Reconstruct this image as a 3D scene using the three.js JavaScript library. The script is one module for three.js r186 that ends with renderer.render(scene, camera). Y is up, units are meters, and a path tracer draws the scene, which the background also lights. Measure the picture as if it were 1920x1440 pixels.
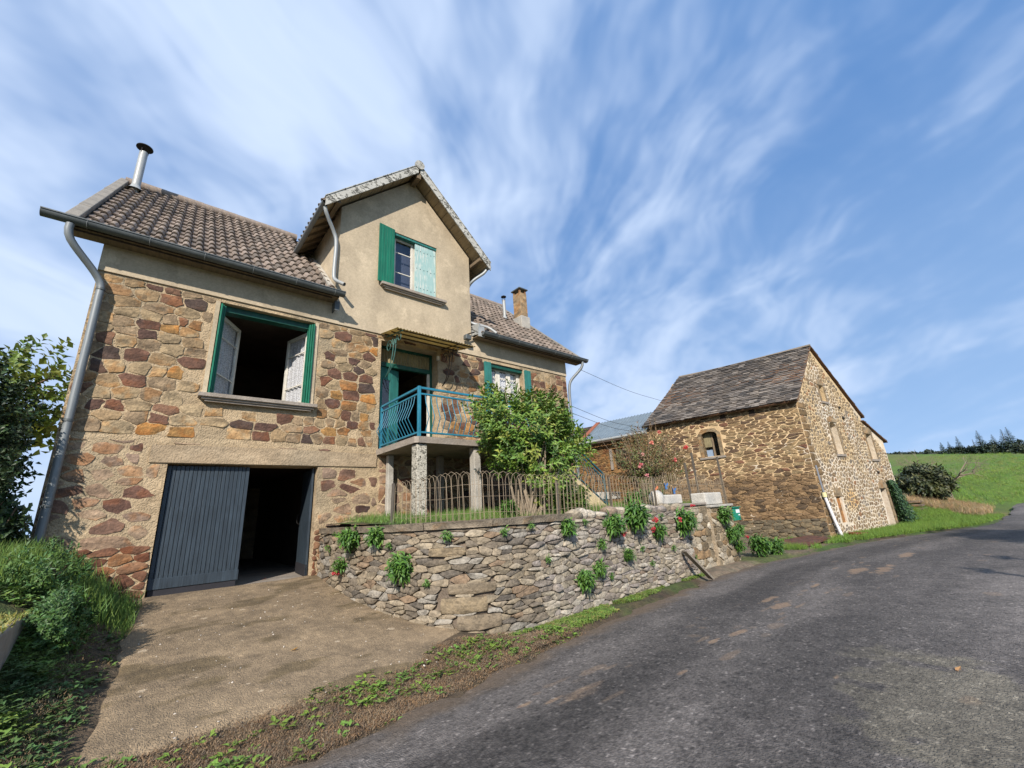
import * as THREE from 'three';
import { mergeGeometries } from 'three/addons/utils/BufferGeometryUtils.js';
import { RoundedBoxGeometry } from 'three/addons/geometries/RoundedBoxGeometry.js';

// ---------------------------------------------------------------- camera, sky, sun, exposure
const R = Math.PI / 180;
const scene = new THREE.Scene();
const camera = new THREE.PerspectiveCamera(84.46, 4 / 3, 0.05, 2000);
{
  // hand-held wide-angle shot: eye height 1.6 m, turned right of the house front, tilted up, rolled a little
  const yaw = 41.26 * R, pitch = 16.86 * R, roll = -3.52 * R;
  const f = new THREE.Vector3(Math.sin(yaw) * Math.cos(pitch), Math.sin(pitch), -Math.cos(yaw) * Math.cos(pitch));
  const r0 = new THREE.Vector3(Math.cos(yaw), 0, Math.sin(yaw)), u0 = new THREE.Vector3().crossVectors(r0, f);
  const r = r0.clone().multiplyScalar(Math.cos(roll)).addScaledVector(u0, Math.sin(roll));
  const u = u0.clone().multiplyScalar(Math.cos(roll)).addScaledVector(r0, -Math.sin(roll));
  camera.quaternion.setFromRotationMatrix(new THREE.Matrix4().makeBasis(r, u, f.clone().negate()));
  camera.position.set(0, 1.6, 8.8);
}
scene.add(camera);
const renderer = new THREE.WebGLRenderer({ antialias: true });
renderer.toneMapping = THREE.LinearToneMapping;
renderer.toneMappingExposure = 1.4;
renderer.shadowMap.enabled = true;

// ---------------------------------------------------------------- noise
function rng(seed) { let a = seed >>> 0; return () => { a = (a + 0x6D2B79F5) | 0; let t = Math.imul(a ^ (a >>> 15), 1 | a); t = (t + Math.imul(t ^ (t >>> 7), 61 | t)) ^ t; return ((t ^ (t >>> 14)) >>> 0) / 4294967296; }; }
function hash(i, j, k) { let h = Math.imul(i, 374761393) ^ Math.imul(j, 668265263) ^ Math.imul(k, 2147483647 ^ 0x5bd1e995); h = Math.imul(h ^ (h >>> 13), 1274126177); h ^= h >>> 16; return (h >>> 0) / 4294967296; }
const sm = t => t * t * t * (t * (t * 6 - 15) + 10);
function vn(x, y, seed = 0, per = 0) {           // value noise, optional period
  const xi = Math.floor(x), yi = Math.floor(y), fx = sm(x - xi), fy = sm(y - yi);
  const w = per ? (a => ((a % per) + per) % per) : (a => a);
  const a = hash(w(xi), w(yi), seed), b = hash(w(xi + 1), w(yi), seed), c = hash(w(xi), w(yi + 1), seed), d = hash(w(xi + 1), w(yi + 1), seed);
  return a + (b - a) * fx + (c - a) * fy + (a - b - c + d) * fx * fy;
}
function fbm(x, y, oct = 5, seed = 0, per = 0, gain = 0.5) { let s = 0, a = 1, n = 0; for (let o = 0; o < oct; o++) { s += a * vn(x, y, seed + o * 17, per); n += a; a *= gain; x *= 2; y *= 2; per *= 2; } return s / n; }
const clamp = (v, a = 0, b = 1) => Math.min(b, Math.max(a, v));
const ss = (a, b, v) => { const t = clamp((v - a) / (b - a)); return t * t * (3 - 2 * t); };
const lerp = (a, b, t) => a + (b - a) * t;
const mix3 = (a, b, t) => [lerp(a[0], b[0], t), lerp(a[1], b[1], t), lerp(a[2], b[2], t)];

// ---------------------------------------------------------------- sky: blue air with long cirrus streaks
{
  const W = 2048, H = 1024, data = new Float32Array(W * H * 4);
  const D = [Math.cos(-50 * R), Math.sin(-50 * R)], Pn = [-D[1], D[0]];
  for (let j = 0; j < H; j++) {
    const el = ((j + 0.5) / H - 0.5) * Math.PI, y = Math.sin(el), ch = Math.cos(el);
    for (let i = 0; i < W; i++) {
      const az = ((i + 0.5) / W - 0.5) * 2 * Math.PI, x = ch * Math.cos(az), z = ch * Math.sin(az);
      const up = Math.max(0, y);
      let c = mix3([0.35, 0.52, 0.77], [0.104, 0.225, 0.475], Math.pow(clamp(up / 0.62), 0.6));
      if (y < 0) c = mix3([0.40, 0.53, 0.68], [0.16, 0.17, 0.16], clamp(-y * 6));
      const q = up + 0.26, px = x / q, pz = z / q;
      const a = px * D[0] + pz * D[1], b = px * Pn[0] + pz * Pn[1];
      if (y > 0) {
        const wx = fbm(a * 1.1 + 3.1, b * 1.3, 4, 3) - 0.5, wy = fbm(a * 1.2 + 9.7, b * 1.2 + 4.2, 4, 9) - 0.5;
        const s1 = fbm(a * 0.75 + 2.3 + 1.1 * wx, b * 1.7 + 1.3 * wy, 6, 21, 0, 0.6), fib = fbm(a * 3.2 + 7 + 3 * wx, b * 8.5 + 4 * wy, 4, 33, 0, 0.65), patch = fbm(a * 1.7 + 5.5 + wy, b * 2.0 + 1.2 + wx, 6, 57, 0, .62);
        const big = fbm(a * 0.5 + 11.3, b * 0.6 + 2.2, 2, 51), left = ss(.6, -1.2, b);
        const v = s1 * 0.50 + fib * 0.14 + patch * 0.36 + (big - .5) * .16 + .05 * left;
        let cov = ss(0.42, 0.68, v); cov = cov * (.66 + .22 * fib) + .12 * ss(.36, .56, v) + .24 * left;
        cov *= 0.68 + 0.32 * ss(0.02, 0.22, up);
        c = mix3(c, mix3([0.55, 0.65, 0.83], [0.46, 0.57, 0.76], fib), clamp(cov));
      }
      c = [c[0] * .97, c[1] * .97, c[2] * .97];
      const o = (j * W + i) * 4; data[o] = c[0]; data[o + 1] = c[1]; data[o + 2] = c[2]; data[o + 3] = 1;
    }
  }
  const t = new THREE.DataTexture(data, W, H, THREE.RGBAFormat, THREE.FloatType);
  t.mapping = THREE.EquirectangularReflectionMapping; t.colorSpace = THREE.LinearSRGBColorSpace;
  t.magFilter = t.minFilter = THREE.LinearFilter; t.needsUpdate = true;
  scene.background = t; scene.environment = t;
}
const SUN = new THREE.Vector3(-0.58, 0.545, 0.605).normalize();
const sun = new THREE.DirectionalLight(0xfff5eb, 4.3);
sun.position.copy(SUN).multiplyScalar(60).add(new THREE.Vector3(10, 0, 0)); sun.target.position.set(10, 0, 0);
sun.castShadow = true; sun.shadow.mapSize.set(4096, 4096); sun.shadow.radius = 1.2;
Object.assign(sun.shadow.camera, { left: -35, right: 35, top: 30, bottom: -30, near: 1, far: 160 });
scene.add(sun, sun.target);

// ---------------------------------------------------------------- textures (matter only: grain, blotches, wear)
function tex(w, h, fn, srgb = true, rep = 1) {
  const d = new Uint8Array(w * h * 4);
  for (let j = 0; j < h; j++) for (let i = 0; i < w; i++) { const c = fn(i / w, j / h), o = (j * w + i) * 4; d[o] = clamp(c[0], 0, 255); d[o + 1] = clamp(c[1], 0, 255); d[o + 2] = clamp(c[2], 0, 255); d[o + 3] = c.length > 3 ? clamp(c[3], 0, 255) : 255; }
  const t = new THREE.DataTexture(d, w, h, THREE.RGBAFormat);
  t.wrapS = t.wrapT = THREE.RepeatWrapping; t.magFilter = THREE.LinearFilter; t.minFilter = THREE.LinearMipmapLinearFilter; t.generateMipmaps = true;
  if (srgb) t.colorSpace = THREE.SRGBColorSpace; t.repeat.set(rep, rep); t.needsUpdate = true; return t;
}
const g3 = v => [v, v, v];
// per: lattice cells over the tile
const T = {};
T.grain = tex(512, 512, (u, v) => { const a = fbm(u * 8, v * 8, 6, 1, 8, 0.6), b = fbm(u * 64, v * 64, 2, 5, 64), c = fbm(u * 4, v * 4, 4, 77, 4); const s = 226 + 62 * (a - .5) + 26 * (b - 0.5) + 20 * (c - .5); return [s + 8 * (c - .5), s, s - 10 * (c - .4)]; }, true, 1 / 1.6);
T.stone = tex(512, 512, (u, v) => { // blotchy sandstone / schist: rust and grey veins
  const a = fbm(u * 6 + .7 * fbm(u * 8, v * 8, 3, 91, 8), v * 10, 6, 11, 0, 0.62), b = fbm(u * 5, v * 5, 4, 15, 5), c = fbm(u * 48, v * 48, 3, 19, 48);
  const s = 204 + 150 * (a - 0.5) + 50 * (c - .5); const r = ss(.52, .74, b); return [s + 20 * r, s - 2 * r, s - 26 * r];
}, true, 1 / 1.1);
T.schist = tex(512, 512, (u, v) => { // flaky schist with white lichen
  const a = fbm(u * 5, v * 18, 6, 12, 0, 0.62), c = fbm(u * 48, v * 48, 3, 20, 48), l = ss(.54, .64, fbm(u * 18, v * 20, 5, 24, 0, .72)); const s = 196 + 150 * (a - .5) + 60 * (c - .5); return [lerp(s, 240, l * .75), lerp(s - 2, 236, l * .75), lerp(s - 8, 226, l * .75)];
}, true, 1 / 1.3);
T.stoneBump = tex(512, 512, (u, v) => g3(255 * (0.6 * fbm(u * 12, v * 16, 6, 23, 0, 0.62) + 0.4 * fbm(u * 40, v * 40, 3, 29, 40))), false, 1 / 1.1);
T.rough = tex(512, 512, (u, v) => g3(255 * (0.55 * fbm(u * 10, v * 10, 6, 41, 10, 0.66) + 0.45 * fbm(u * 70, v * 70, 3, 43, 70))), false, 1 / 1.2);
T.mortar = tex(768, 768, (u, v) => { // smeared pointing mortar
  const a = fbm(u * 10 + 1.5 * fbm(u * 6, v * 6, 3, 51, 6), v * 22, 6, 53, 0, 0.6), b = fbm(u * 4, v * 4, 4, 55, 4), c = fbm(u * 110, v * 110, 2, 57, 110);
  const s = 212 + 78 * (a - .5) + 44 * (b - .5) + 36 * (c - .5); return [s + 4 + 12 * (b - .5), s, s - 6 - 12 * (b - .5)];
}, true, 1 / 3.1);
T.render = tex(768, 768, (u, v) => { // roughcast: fine sand, faint weather blotches and pale scuffs
  const b = fbm(u * 5, v * 5, 6, 61, 5, 0.58), c = fbm(u * 150, v * 150, 2, 63, 150), d = fbm(u * 9, v * 3, 5, 65, 0, .6), e = fbm(u * 12, v * 12, 5, 67, 12, .65);
  const s = 222 + 56 * (b - .5) + 26 * (c - .5) + 40 * (d - .5); const p = ss(.60, .74, e) * 16; return [s + 2 + p, s - 1 + p, s - 5 + p];
}, true, 1 / 3.7);
T.wood = tex(512, 512, (u, v) => { const a = fbm(u * 40, v * 3, 5, 71, 0, .6), b = fbm(u * 6, v * 6, 4, 73, 6); const s = 218 + 90 * (a - .5) + 40 * (b - .5); return g3(s); }, true, 1);
T.woodBump = tex(512, 512, (u, v) => g3(255 * fbm(u * 60, v * 3, 5, 75, 0, .62)), false, 1);
T.lichen = tex(512, 512, (u, v) => { // grey-white fibre-cement boards with black lichen flecks
  const a = fbm(u * 16, v * 24, 6, 81, 0, .72), b = fbm(u * 5, v * 5, 3, 83, 5), k = ss(.50, .62, a * .8 + b * .24); const s = 222 - 120 * k + 36 * (b - .5); return [s, s, s - 6]; }, true, 1 / 1.3);
T.peel = tex(512, 512, (u, v) => { const a = fbm(u * 60, v * 5, 5, 85, 0, .6), b = fbm(u * 6, v * 6, 5, 87, 6), k = ss(.52, .66, a * .6 + b * .45); return [lerp(158, 196, k), lerp(190, 206, k), lerp(187, 200, k)]; }, true, 1 / .9);
T.tile = tex(256, 256, (u, v) => { const a = fbm(u * 6, v * 6, 5, 93, 6, .6), b = fbm(u * 40, v * 40, 2, 95, 40), l = ss(.60, .72, fbm(u * 9, v * 9, 4, 97, 9)); const s = 208 + 90 * (a - .5) + 40 * (b - .5); return [s + 20 * l + 4, s + 18 * l, s + 8 * l - 3]; }, true, 1 / .7);
T.ground = tex(768, 768, (u, v) => { const a = fbm(u * 8, v * 8, 6, 101, 8, .62), b = fbm(u * 90, v * 90, 3, 103, 90, .6), c = fbm(u * 30, v * 30, 3, 107, 30); const s = 206 + 80 * (a - .5) + 100 * (b - .5) + 40 * (c - .5); return [s + 20 * (c - .5), s, s - 14 * (a - .3)]; }, true, 1 / 4);
T.lace = tex(512, 512, (u, v) => { // cut-out lace: sprigs and dots
  const cu = (u * 10) % 1 - .5, cv = (v * 10 + .5 * (Math.floor(u * 10) % 2)) % 1 - .5, r = Math.hypot(cu, cv), an = Math.atan2(cv, cu);
  const k = r < .12 + .16 * Math.abs(Math.cos(an * 2.5)) || fbm(u * 50, v * 50, 2, 113, 50) > .55 || ((v * 5) % 1) < .08; return g3(k ? 245 : 150); }, false, 1);

const C = h => new THREE.Color(h);
const std = (color, o = {}) => new THREE.MeshStandardMaterial({ color: C(color), roughness: 0.9, side: THREE.DoubleSide, ...o });
const withRep = (t, r, r2 = r) => { const c = t.clone(); c.repeat.set(r, r2); c.needsUpdate = true; return c; };
const M = {
  mortar: std('rgb(191, 174, 144)', { map: T.mortar, bumpMap: T.rough, bumpScale: 0.03 }),
  render: std('#cdbfa4', { map: T.render, bumpMap: withRep(T.rough, 1 / .5), bumpScale: 0.006 }),
  concrete: std('#a1978a', { map: T.grain, bumpMap: T.rough, bumpScale: 0.012 }),
  paleConcrete: std('#bdb8ac', { map: T.grain, bumpMap: T.rough, bumpScale: 0.012 }),
  lintel: std('#b6a68c', { map: T.mortar, bumpMap: T.rough, bumpScale: 0.02 }),
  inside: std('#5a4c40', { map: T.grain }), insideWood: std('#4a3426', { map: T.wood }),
  tile: ['#968a7e', '#867b70', '#a2968a', '#787066', '#8f8376'].map(c => std(c, { map: T.tile, roughness: .85, bumpMap: T.rough, bumpScale: .006 })),
  tileV: std('#ffffff', { map: T.tile, roughness: .85, vertexColors: true }),
  verge: std('#8f8a80', { map: T.grain, bumpMap: T.rough, bumpScale: .01 }),
  zinc: std('#878d8e', { map: T.grain, roughness: .5, metalness: .15 }), zincDark: std('#656b6b', { map: T.grain, roughness: .5, metalness: .15 }),
  zincPale: std('#b4b8b6', { map: T.grain, roughness: .5, metalness: .15 }),
  lichen: std('#d3d2cd', { map: T.lichen, bumpMap: T.rough, bumpScale: .008 }),
  oldWood: std('#8d7b62', { map: withRep(T.wood, 1, 1), bumpMap: T.woodBump, bumpScale: .004 }), darkWood: std('#4c3d30', { map: T.wood, bumpMap: T.woodBump, bumpScale: .004 }),
  soffit: std('#a3906f', { map: T.wood, bumpMap: T.woodBump, bumpScale: .003 }),
  green: std('#0a7a5c', { map: withRep(T.wood, .5), roughness: .55, bumpMap: T.woodBump, bumpScale: .002 }), greenDark: std('#0a5a49', { map: withRep(T.wood, .5), roughness: .5, bumpMap: T.woodBump, bumpScale: .002 }),
  greenOld: std('#2f8077', { map: T.wood, roughness: .7, bumpMap: T.woodBump, bumpScale: .003 }),
  peel: std('#f4f6f4', { map: T.peel, bumpMap: T.woodBump, bumpScale: .004 }),
  white: std('#e9e4d6', { map: withRep(T.grain, .3), roughness: .5 }),
  teal: std('#2f86a0', { map: T.grain, roughness: .45 }), tealDark: std('#2a5f68', { map: T.grain, roughness: .5 }),
  iron: std('#2a2724', { roughness: .6, metalness: .4 }), ironGreen: std('#3f6a62', { roughness: .6 }),
  navy: std('#38454f', { map: T.wood, roughness: .5, bumpMap: T.woodBump, bumpScale: .003 }), navyDark: std('#2a2a30', { map: T.grain, roughness: .7 }),
  glass: new THREE.MeshPhysicalMaterial({ color: C('#ffffff'), transmission: 1, roughness: 0.02, thickness: 0, ior: 1.5, side: THREE.DoubleSide }),
  lace: new THREE.MeshPhysicalMaterial({ color: C('#eef0f2'), roughness: 1, transmission: .25, thickness: 0, alphaMap: withRep(T.lace, 1 / .5), transparent: true, side: THREE.DoubleSide }),
  sheet: new THREE.MeshPhysicalMaterial({ color: C('#e3d199'), roughness: .9, transmission: .6, thickness: 0, side: THREE.DoubleSide, map: T.grain }),
  brick: std('#a98660', { map: T.stone, bumpMap: T.rough, bumpScale: .01 }),
  wire: std('#a2927a', { roughness: .6, metalness: .2 }), post: std('#6b6459', { map: T.wood }),
  red: std('#7a3a26', { map: T.grain, roughness: .25 }), mail: std('#0f8467', { roughness: .4 }),
  whitewash: std('#d2cec3', { map: T.grain, bumpMap: T.rough, bumpScale: .012 }), pvc: std('#e8e9ea', { roughness: .35 }),
  steelRoof: std('#8f9da3', { roughness: .4, metalness: .35, map: T.grain }), redTile: std('#a5654a', { map: T.tile }),
  bark: std('#7a6650', { map: T.wood, bumpMap: T.woodBump, bumpScale: .006 }), paleBark: std('#9b8c76', { map: T.wood, bumpMap: T.woodBump, bumpScale: .005 }),
  leaf: new THREE.MeshPhysicalMaterial({ color: C('#ffffff'), vertexColors: true, roughness: .55, transmission: .25, thickness: 0, side: THREE.DoubleSide }),
  dry: std('#ffffff', { vertexColors: true, roughness: .95 }),
  schistV: std('#ffffff', { map: T.schist, vertexColors: true, bumpMap: T.stoneBump, bumpScale: .02 }), grainV: std('#ffffff', { map: T.grain, vertexColors: true, bumpMap: T.rough, bumpScale: .008 }),
  stoneV: std('#ffffff', { map: T.stone, vertexColors: true, bumpMap: T.stoneBump, bumpScale: .02 }),
};
const stoneMats = {};
const stoneMat = (c, t = 'stone') => stoneMats[c + t] ||= std(c, { map: T[t], bumpMap: T.stoneBump, bumpScale: .02 });

// ---------------------------------------------------------------- building helpers
const used = {};
function numbered(n) { used[n] = (used[n] ?? -1) + 1; return used[n] ? `${n}_${String(used[n]).padStart(3, '0')}` : n; }
function mu(g, s = 1, ou = 0, ov = 0) {          // texture coordinates in metres, by the way each face points
  const q = g.index ? g.toNonIndexed() : g; if (!q.attributes.normal) q.computeVertexNormals();
  const p = q.attributes.position, uv = new Float32Array(p.count * 2), a = new THREE.Vector3(), b = new THREE.Vector3(), c = new THREE.Vector3(), n = new THREE.Vector3();
  for (let i = 0; i < p.count; i += 3) {
    a.fromBufferAttribute(p, i); b.fromBufferAttribute(p, i + 1); c.fromBufferAttribute(p, i + 2); n.crossVectors(b.clone().sub(a), c.clone().sub(a));
    const ax = Math.abs(n.x), ay = Math.abs(n.y), az = Math.abs(n.z);
    [a, b, c].forEach((v, k) => { const o = (i + k) * 2; if (az >= ax && az >= ay) { uv[o] = v.x; uv[o + 1] = v.y; } else if (ax >= ay) { uv[o] = v.z; uv[o + 1] = v.y; } else { uv[o] = v.x; uv[o + 1] = v.z; } uv[o] = uv[o] * s + ou; uv[o + 1] = uv[o + 1] * s + ov; });
  }
  q.setAttribute('uv', new THREE.BufferAttribute(uv, 2)); return q;
}
function bx(x0, x1, y0, y1, z0, z1, r = 0) {
  const w = x1 - x0, h = y1 - y0, d = z1 - z0; const g = r ? new RoundedBoxGeometry(w, h, d, 1, Math.min(r, w / 2.1, h / 2.1, d / 2.1)) : new THREE.BoxGeometry(w, h, d);
  g.translate((x0 + x1) / 2, (y0 + y1) / 2, (z0 + z1) / 2); return mu(g);
}
function bar(a, b, w, h = w, r = 0) {            // square bar between two points
  const A = new THREE.Vector3(...a), B = new THREE.Vector3(...b), L = A.distanceTo(B); const g = r ? new RoundedBoxGeometry(w, h, L, 1, r) : new THREE.BoxGeometry(w, h, L);
  mu(g); const q = mu(g); const m = new THREE.Matrix4().lookAt(B, A, Math.abs(B.y - A.y) > .98 * L ? new THREE.Vector3(0, 0, 1) : new THREE.Vector3(0, 1, 0)); q.applyMatrix4(m); q.translate((A.x + B.x) / 2, (A.y + B.y) / 2, (A.z + B.z) / 2); return q;
}
function tube(pts, r, seg = 24, rad = 8, closed = false) { const c = new THREE.CatmullRomCurve3(pts.map(p => new THREE.Vector3(...p)), closed, 'centripetal'); return new THREE.TubeGeometry(c, seg, r, rad, closed).toNonIndexed(); }
function polyTube(pts, r, rad = 6) { const P = pts.map(p => new THREE.Vector3(...p)), path = new THREE.CurvePath(); for (let i = 1; i < P.length; i++) path.add(new THREE.LineCurve3(P[i - 1], P[i])); return mergeGeometries(path.curves.map(c => new THREE.TubeGeometry(c, 1, r, rad, false).toNonIndexed())); }
function taper(pts, r0, r1, seg = 10, rad = 6) { // branch that thins out
  const c = new THREE.CatmullRomCurve3(pts.map(p => new THREE.Vector3(...p)), false, 'centripetal'), g = new THREE.TubeGeometry(c, seg, 1, rad, false), p = g.attributes.position, v = new THREE.Vector3();
  for (let i = 0; i <= seg; i++) { const o = c.getPointAt(i / seg), k = lerp(r0, r1, i / seg); for (let j = 0; j <= rad; j++) { const n = i * (rad + 1) + j; v.fromBufferAttribute(p, n).sub(o).multiplyScalar(k).add(o); p.setXYZ(n, v.x, v.y, v.z); } }
  return g.toNonIndexed();
}
function prism(pts, z0, z1, holes = []) {        // outline in x,y extruded along z
  const s = new THREE.Shape(pts.map(p => new THREE.Vector2(...p))); for (const h of holes) s.holes.push(new THREE.Path(h.map(p => new THREE.Vector2(...p))));
  const g = new THREE.ExtrudeGeometry(s, { depth: z1 - z0, bevelEnabled: false }); g.translate(0, 0, z0); return mu(g);
}
const rect = (x0, x1, y0, y1) => [[x0, y0], [x1, y0], [x1, y1], [x0, y1]];
const hole = (x0, x1, y0, y1) => [[x0, y0], [x0, y1], [x1, y1], [x1, y0]];
function lathe(pts, x, y, z, seg = 20) { const g = new THREE.LatheGeometry(pts.map(p => new THREE.Vector2(...p)), seg); g.translate(x, y, z); return g.toNonIndexed(); }
function shade(m) { m.castShadow = m.receiveShadow = true; return m; }
function mk(name, geos, mat, parent) {           // ONE named mesh
  const list = Array.isArray(geos) ? geos : [geos]; let g = list.length > 1 ? mergeGeometries(list.map(clean)) : list[0];
  if (!g.attributes.normal) g.computeVertexNormals();
  const m = shade(new THREE.Mesh(g, mat)); m.name = parent === scene ? numbered(name) : name; parent?.add(m); return m;
}
function clean(g) { const q = g.index ? g.toNonIndexed() : g; if (!q.attributes.normal) q.computeVertexNormals(); if (!q.attributes.uv) mu(q); for (const k of Object.keys(q.attributes)) if (!['position', 'normal', 'uv', 'color'].includes(k)) q.deleteAttribute(k); return q; }
function thing(name, label, category, group) { const o = new THREE.Group(); o.name = numbered(name); o.userData = { label, category }; if (group) o.userData.group = group; scene.add(o); return o; }
function tag(o, label, category, group, kind) { Object.assign(o.userData, { label, category }); if (group) o.userData.group = group; if (kind) o.userData.kind = kind; return o; }
function part(name, parent) { const o = new THREE.Group(); o.name = name; parent.add(o); return o; }
function rebase(o, x, y, z) { o.position.set(x, y, z); for (const c of o.children) c.position.sub(o.position); return o; }
function struct(name, geo, mat, label) { const m = mk(name, geo, mat, scene); m.userData.kind = 'structure'; if (label) m.userData.label = label; return m; }

// ---------------------------------------------------------------- stonework: every stone its own irregular solid
function clipHalf(poly, px, py, nx, ny) {        // keep the side where (p - P)·n <= 0
  const out = []; for (let i = 0; i < poly.length; i++) { const a = poly[i], b = poly[(i + 1) % poly.length], da = (a[0] - px) * nx + (a[1] - py) * ny, db = (b[0] - px) * nx + (b[1] - py) * ny;
    if (da <= 0) out.push(a); if ((da < 0 && db > 0) || (da > 0 && db < 0)) { const t = da / (da - db); out.push([a[0] + (b[0] - a[0]) * t, a[1] + (b[1] - a[1]) * t]); } } return out;
}
function area(p) { let s = 0; for (let i = 0; i < p.length; i++) { const a = p[i], b = p[(i + 1) % p.length]; s += a[0] * b[1] - b[0] * a[1]; } return s / 2; }
// rows of stones in (u, v); opt: h [min,max], w [min,max], gap, jit, rough, aniso, inside(u,v)
function rubble(u0, u1, v0, v1, opt, seed, holes = []) {
  const r = rng(seed), k = opt.aniso ?? 1.6, seeds = [];
  let v = v0; while (v < v1) { const h = lerp(opt.h[0], opt.h[1], r()); let u = u0 - r() * opt.w[0]; while (u < u1 + .1) { const w = lerp(opt.w[0], opt.w[1], Math.pow(r(), 1.4)); seeds.push([u + w / 2 + (r() - .5) * w * opt.jit, v + h / 2 + (r() - .5) * h * (opt.jv ?? .8)]); u += w; } v += h; }
  const G = Math.max(opt.w[1], opt.h[1] * k), cell = new Map(), key = (a, b) => a * 4096 + b;
  const S = seeds.map(s => [s[0], s[1] * k]); S.forEach((s, i) => { const q = key(Math.floor(s[0] / G) + 500, Math.floor(s[1] / G) + 500); (cell.get(q) ?? cell.set(q, []).get(q)).push(i); });
  const out = [];
  S.forEach((s, i) => {
    let poly = [[Math.max(u0, s[0] - G), Math.max(v0 * k, s[1] - G)], [Math.min(u1, s[0] + G), Math.max(v0 * k, s[1] - G)], [Math.min(u1, s[0] + G), Math.min(v1 * k, s[1] + G)], [Math.max(u0, s[0] - G), Math.min(v1 * k, s[1] + G)]];
    if (poly[1][0] <= poly[0][0] || poly[2][1] <= poly[1][1]) return;
    const ci = Math.floor(s[0] / G) + 500, cj = Math.floor(s[1] / G) + 500, gp = opt.gap * lerp(.55, 1.5, r());
    for (let a = -2; a <= 2; a++) for (let b = -2; b <= 2; b++) for (const j of cell.get(key(ci + a, cj + b)) ?? []) { if (j === i) continue; const dx = S[j][0] - s[0], dy = S[j][1] - s[1], l = Math.hypot(dx, dy); if (l > 2 * G || l < 1e-6) continue; const nx = dx / l, ny = dy / l; poly = clipHalf(poly, s[0] + dx / 2 - nx * gp / 2, s[1] + dy / 2 - ny * gp / 2, nx, ny); if (poly.length < 3) return; }
    poly = poly.map(p => [p[0], p[1] / k]);
    let cx = 0, cy = 0; poly.forEach(p => { cx += p[0] / poly.length; cy += p[1] / poly.length; });
    for (const H of holes) { // x0,x1,y0,y1
      const d = [[H[0] - cx, H[0], 0, 1, 0], [cx - H[1], H[1], 0, -1, 0], [H[2] - cy, 0, H[2], 0, 1], [cy - H[3], 0, H[3], 0, -1]].sort((a, b) => b[0] - a[0])[0];
      if (d[0] <= 0) return; const over = poly.some(p => p[0] > H[0] && p[0] < H[1] && p[1] > H[2] && p[1] < H[3]) || (Math.min(...poly.map(p => p[0])) < H[1] && Math.max(...poly.map(p => p[0])) > H[0] && Math.min(...poly.map(p => p[1])) < H[3] && Math.max(...poly.map(p => p[1])) > H[2]); if (over) { poly = clipHalf(poly, d[1] || cx, d[2] || cy, d[3], d[4]); if (poly.length < 3) return; }
    }
    if (opt.inside && !poly.every(p => opt.inside(p[0], p[1]))) return;
    const A = Math.abs(area(poly)); if (A < (opt.min ?? .003)) return;
    for (let it = 0; it < (opt.round ?? 1); it++) { const q = []; for (let m = 0; m < poly.length; m++) { const a = poly[m], b = poly[(m + 1) % poly.length]; const c = opt.cut ?? .24; q.push([lerp(a[0], b[0], c), lerp(a[1], b[1], c)], [lerp(a[0], b[0], 1 - c), lerp(a[1], b[1], 1 - c)]); } poly = q; }
    while (poly.length > (opt.maxv ?? 14)) { let bi = 0, bl = 1e9; poly.forEach((p, m) => { const q = poly[(m + 1) % poly.length], l = Math.hypot(p[0] - q[0], p[1] - q[1]); if (l < bl) { bl = l; bi = m; } }); poly.splice(bi, 1); }
    if (opt.sub) { const q = []; poly.forEach((p, m) => { const b = poly[(m + 1) % poly.length], l = Math.hypot(b[0] - p[0], b[1] - p[1]); q.push(p); if (l > opt.sub) q.push([(p[0] + b[0]) / 2, (p[1] + b[1]) / 2]); }); poly = q; }
    const e = opt.rough ?? .012; poly = poly.map(p => [p[0] + (r() - .5) * 2 * e, p[1] + (r() - .5) * 2 * e * .7]);
    cx = cy = 0; poly.forEach(p => { cx += p[0] / poly.length; cy += p[1] / poly.length; });
    out.push({ poly, cx, cy, A, r: r() });
  });
  return out;
}
function stoneGeo(st, P, proud, rd, bulge = .5, deep = .03, flat = false) {
  const { poly, cx, cy } = st, n = poly.length, pos = [], idx = [], uv = [], o = [rd() * 7, rd() * 7], tilt = [(rd() - .5) * (flat ? .12 : .05), (rd() - .5) * (flat ? .16 : .05)], rot = rd() < .5 ? 1 : -1;
  const put = (u, v, d) => { const q = P(u, v, d); pos.push(q[0], q[1], q[2]); uv.push(u * rot + o[0], v + o[1]); };
  const ring = (f, d, j) => poly.forEach(p => { const u = lerp(cx, p[0], f), v = lerp(cy, p[1], f); put(u, v, d + (u - cx) * tilt[0] + (v - cy) * tilt[1] + (rd() - .5) * j); });
  const band = k => { for (let i = 0; i < n; i++) { const a = k * n + i, b = k * n + (i + 1) % n, c = a + n, d = b + n; idx.push(a, b, d, a, d, c); } };
  if (flat) { const jit = proud * .5, s0 = rd; ring(1.0, -deep, 0); ring(1.0, proud * .7, 0); band(0); const k = pos.length / 3; ring(1.0, proud * .7, 0); ring(.9, proud, jit); put(cx, cy, proud * (1 + .25 * bulge) + (rd() - .5) * jit); band(2); for (let i = 0; i < n; i++) idx.push(k + n + i, k + n + (i + 1) % n, k + 2 * n); }
  else { ring(1.0, -deep, 0); ring(1.0, proud * .35, proud * .25); ring(.86, proud * .9, proud * .3); ring(.5, proud * (1 + bulge * .3), proud * .35); put(cx, cy, proud * (1 + bulge * .4)); band(0); band(1); band(2); for (let i = 0; i < n; i++) idx.push(3 * n + i, 3 * n + (i + 1) % n, 4 * n); }
  const g = new THREE.BufferGeometry(); g.setAttribute('position', new THREE.Float32BufferAttribute(pos, 3)); g.setAttribute('uv', new THREE.Float32BufferAttribute(uv, 2)); g.setIndex(idx); g.computeVertexNormals(); return g;
}
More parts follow.
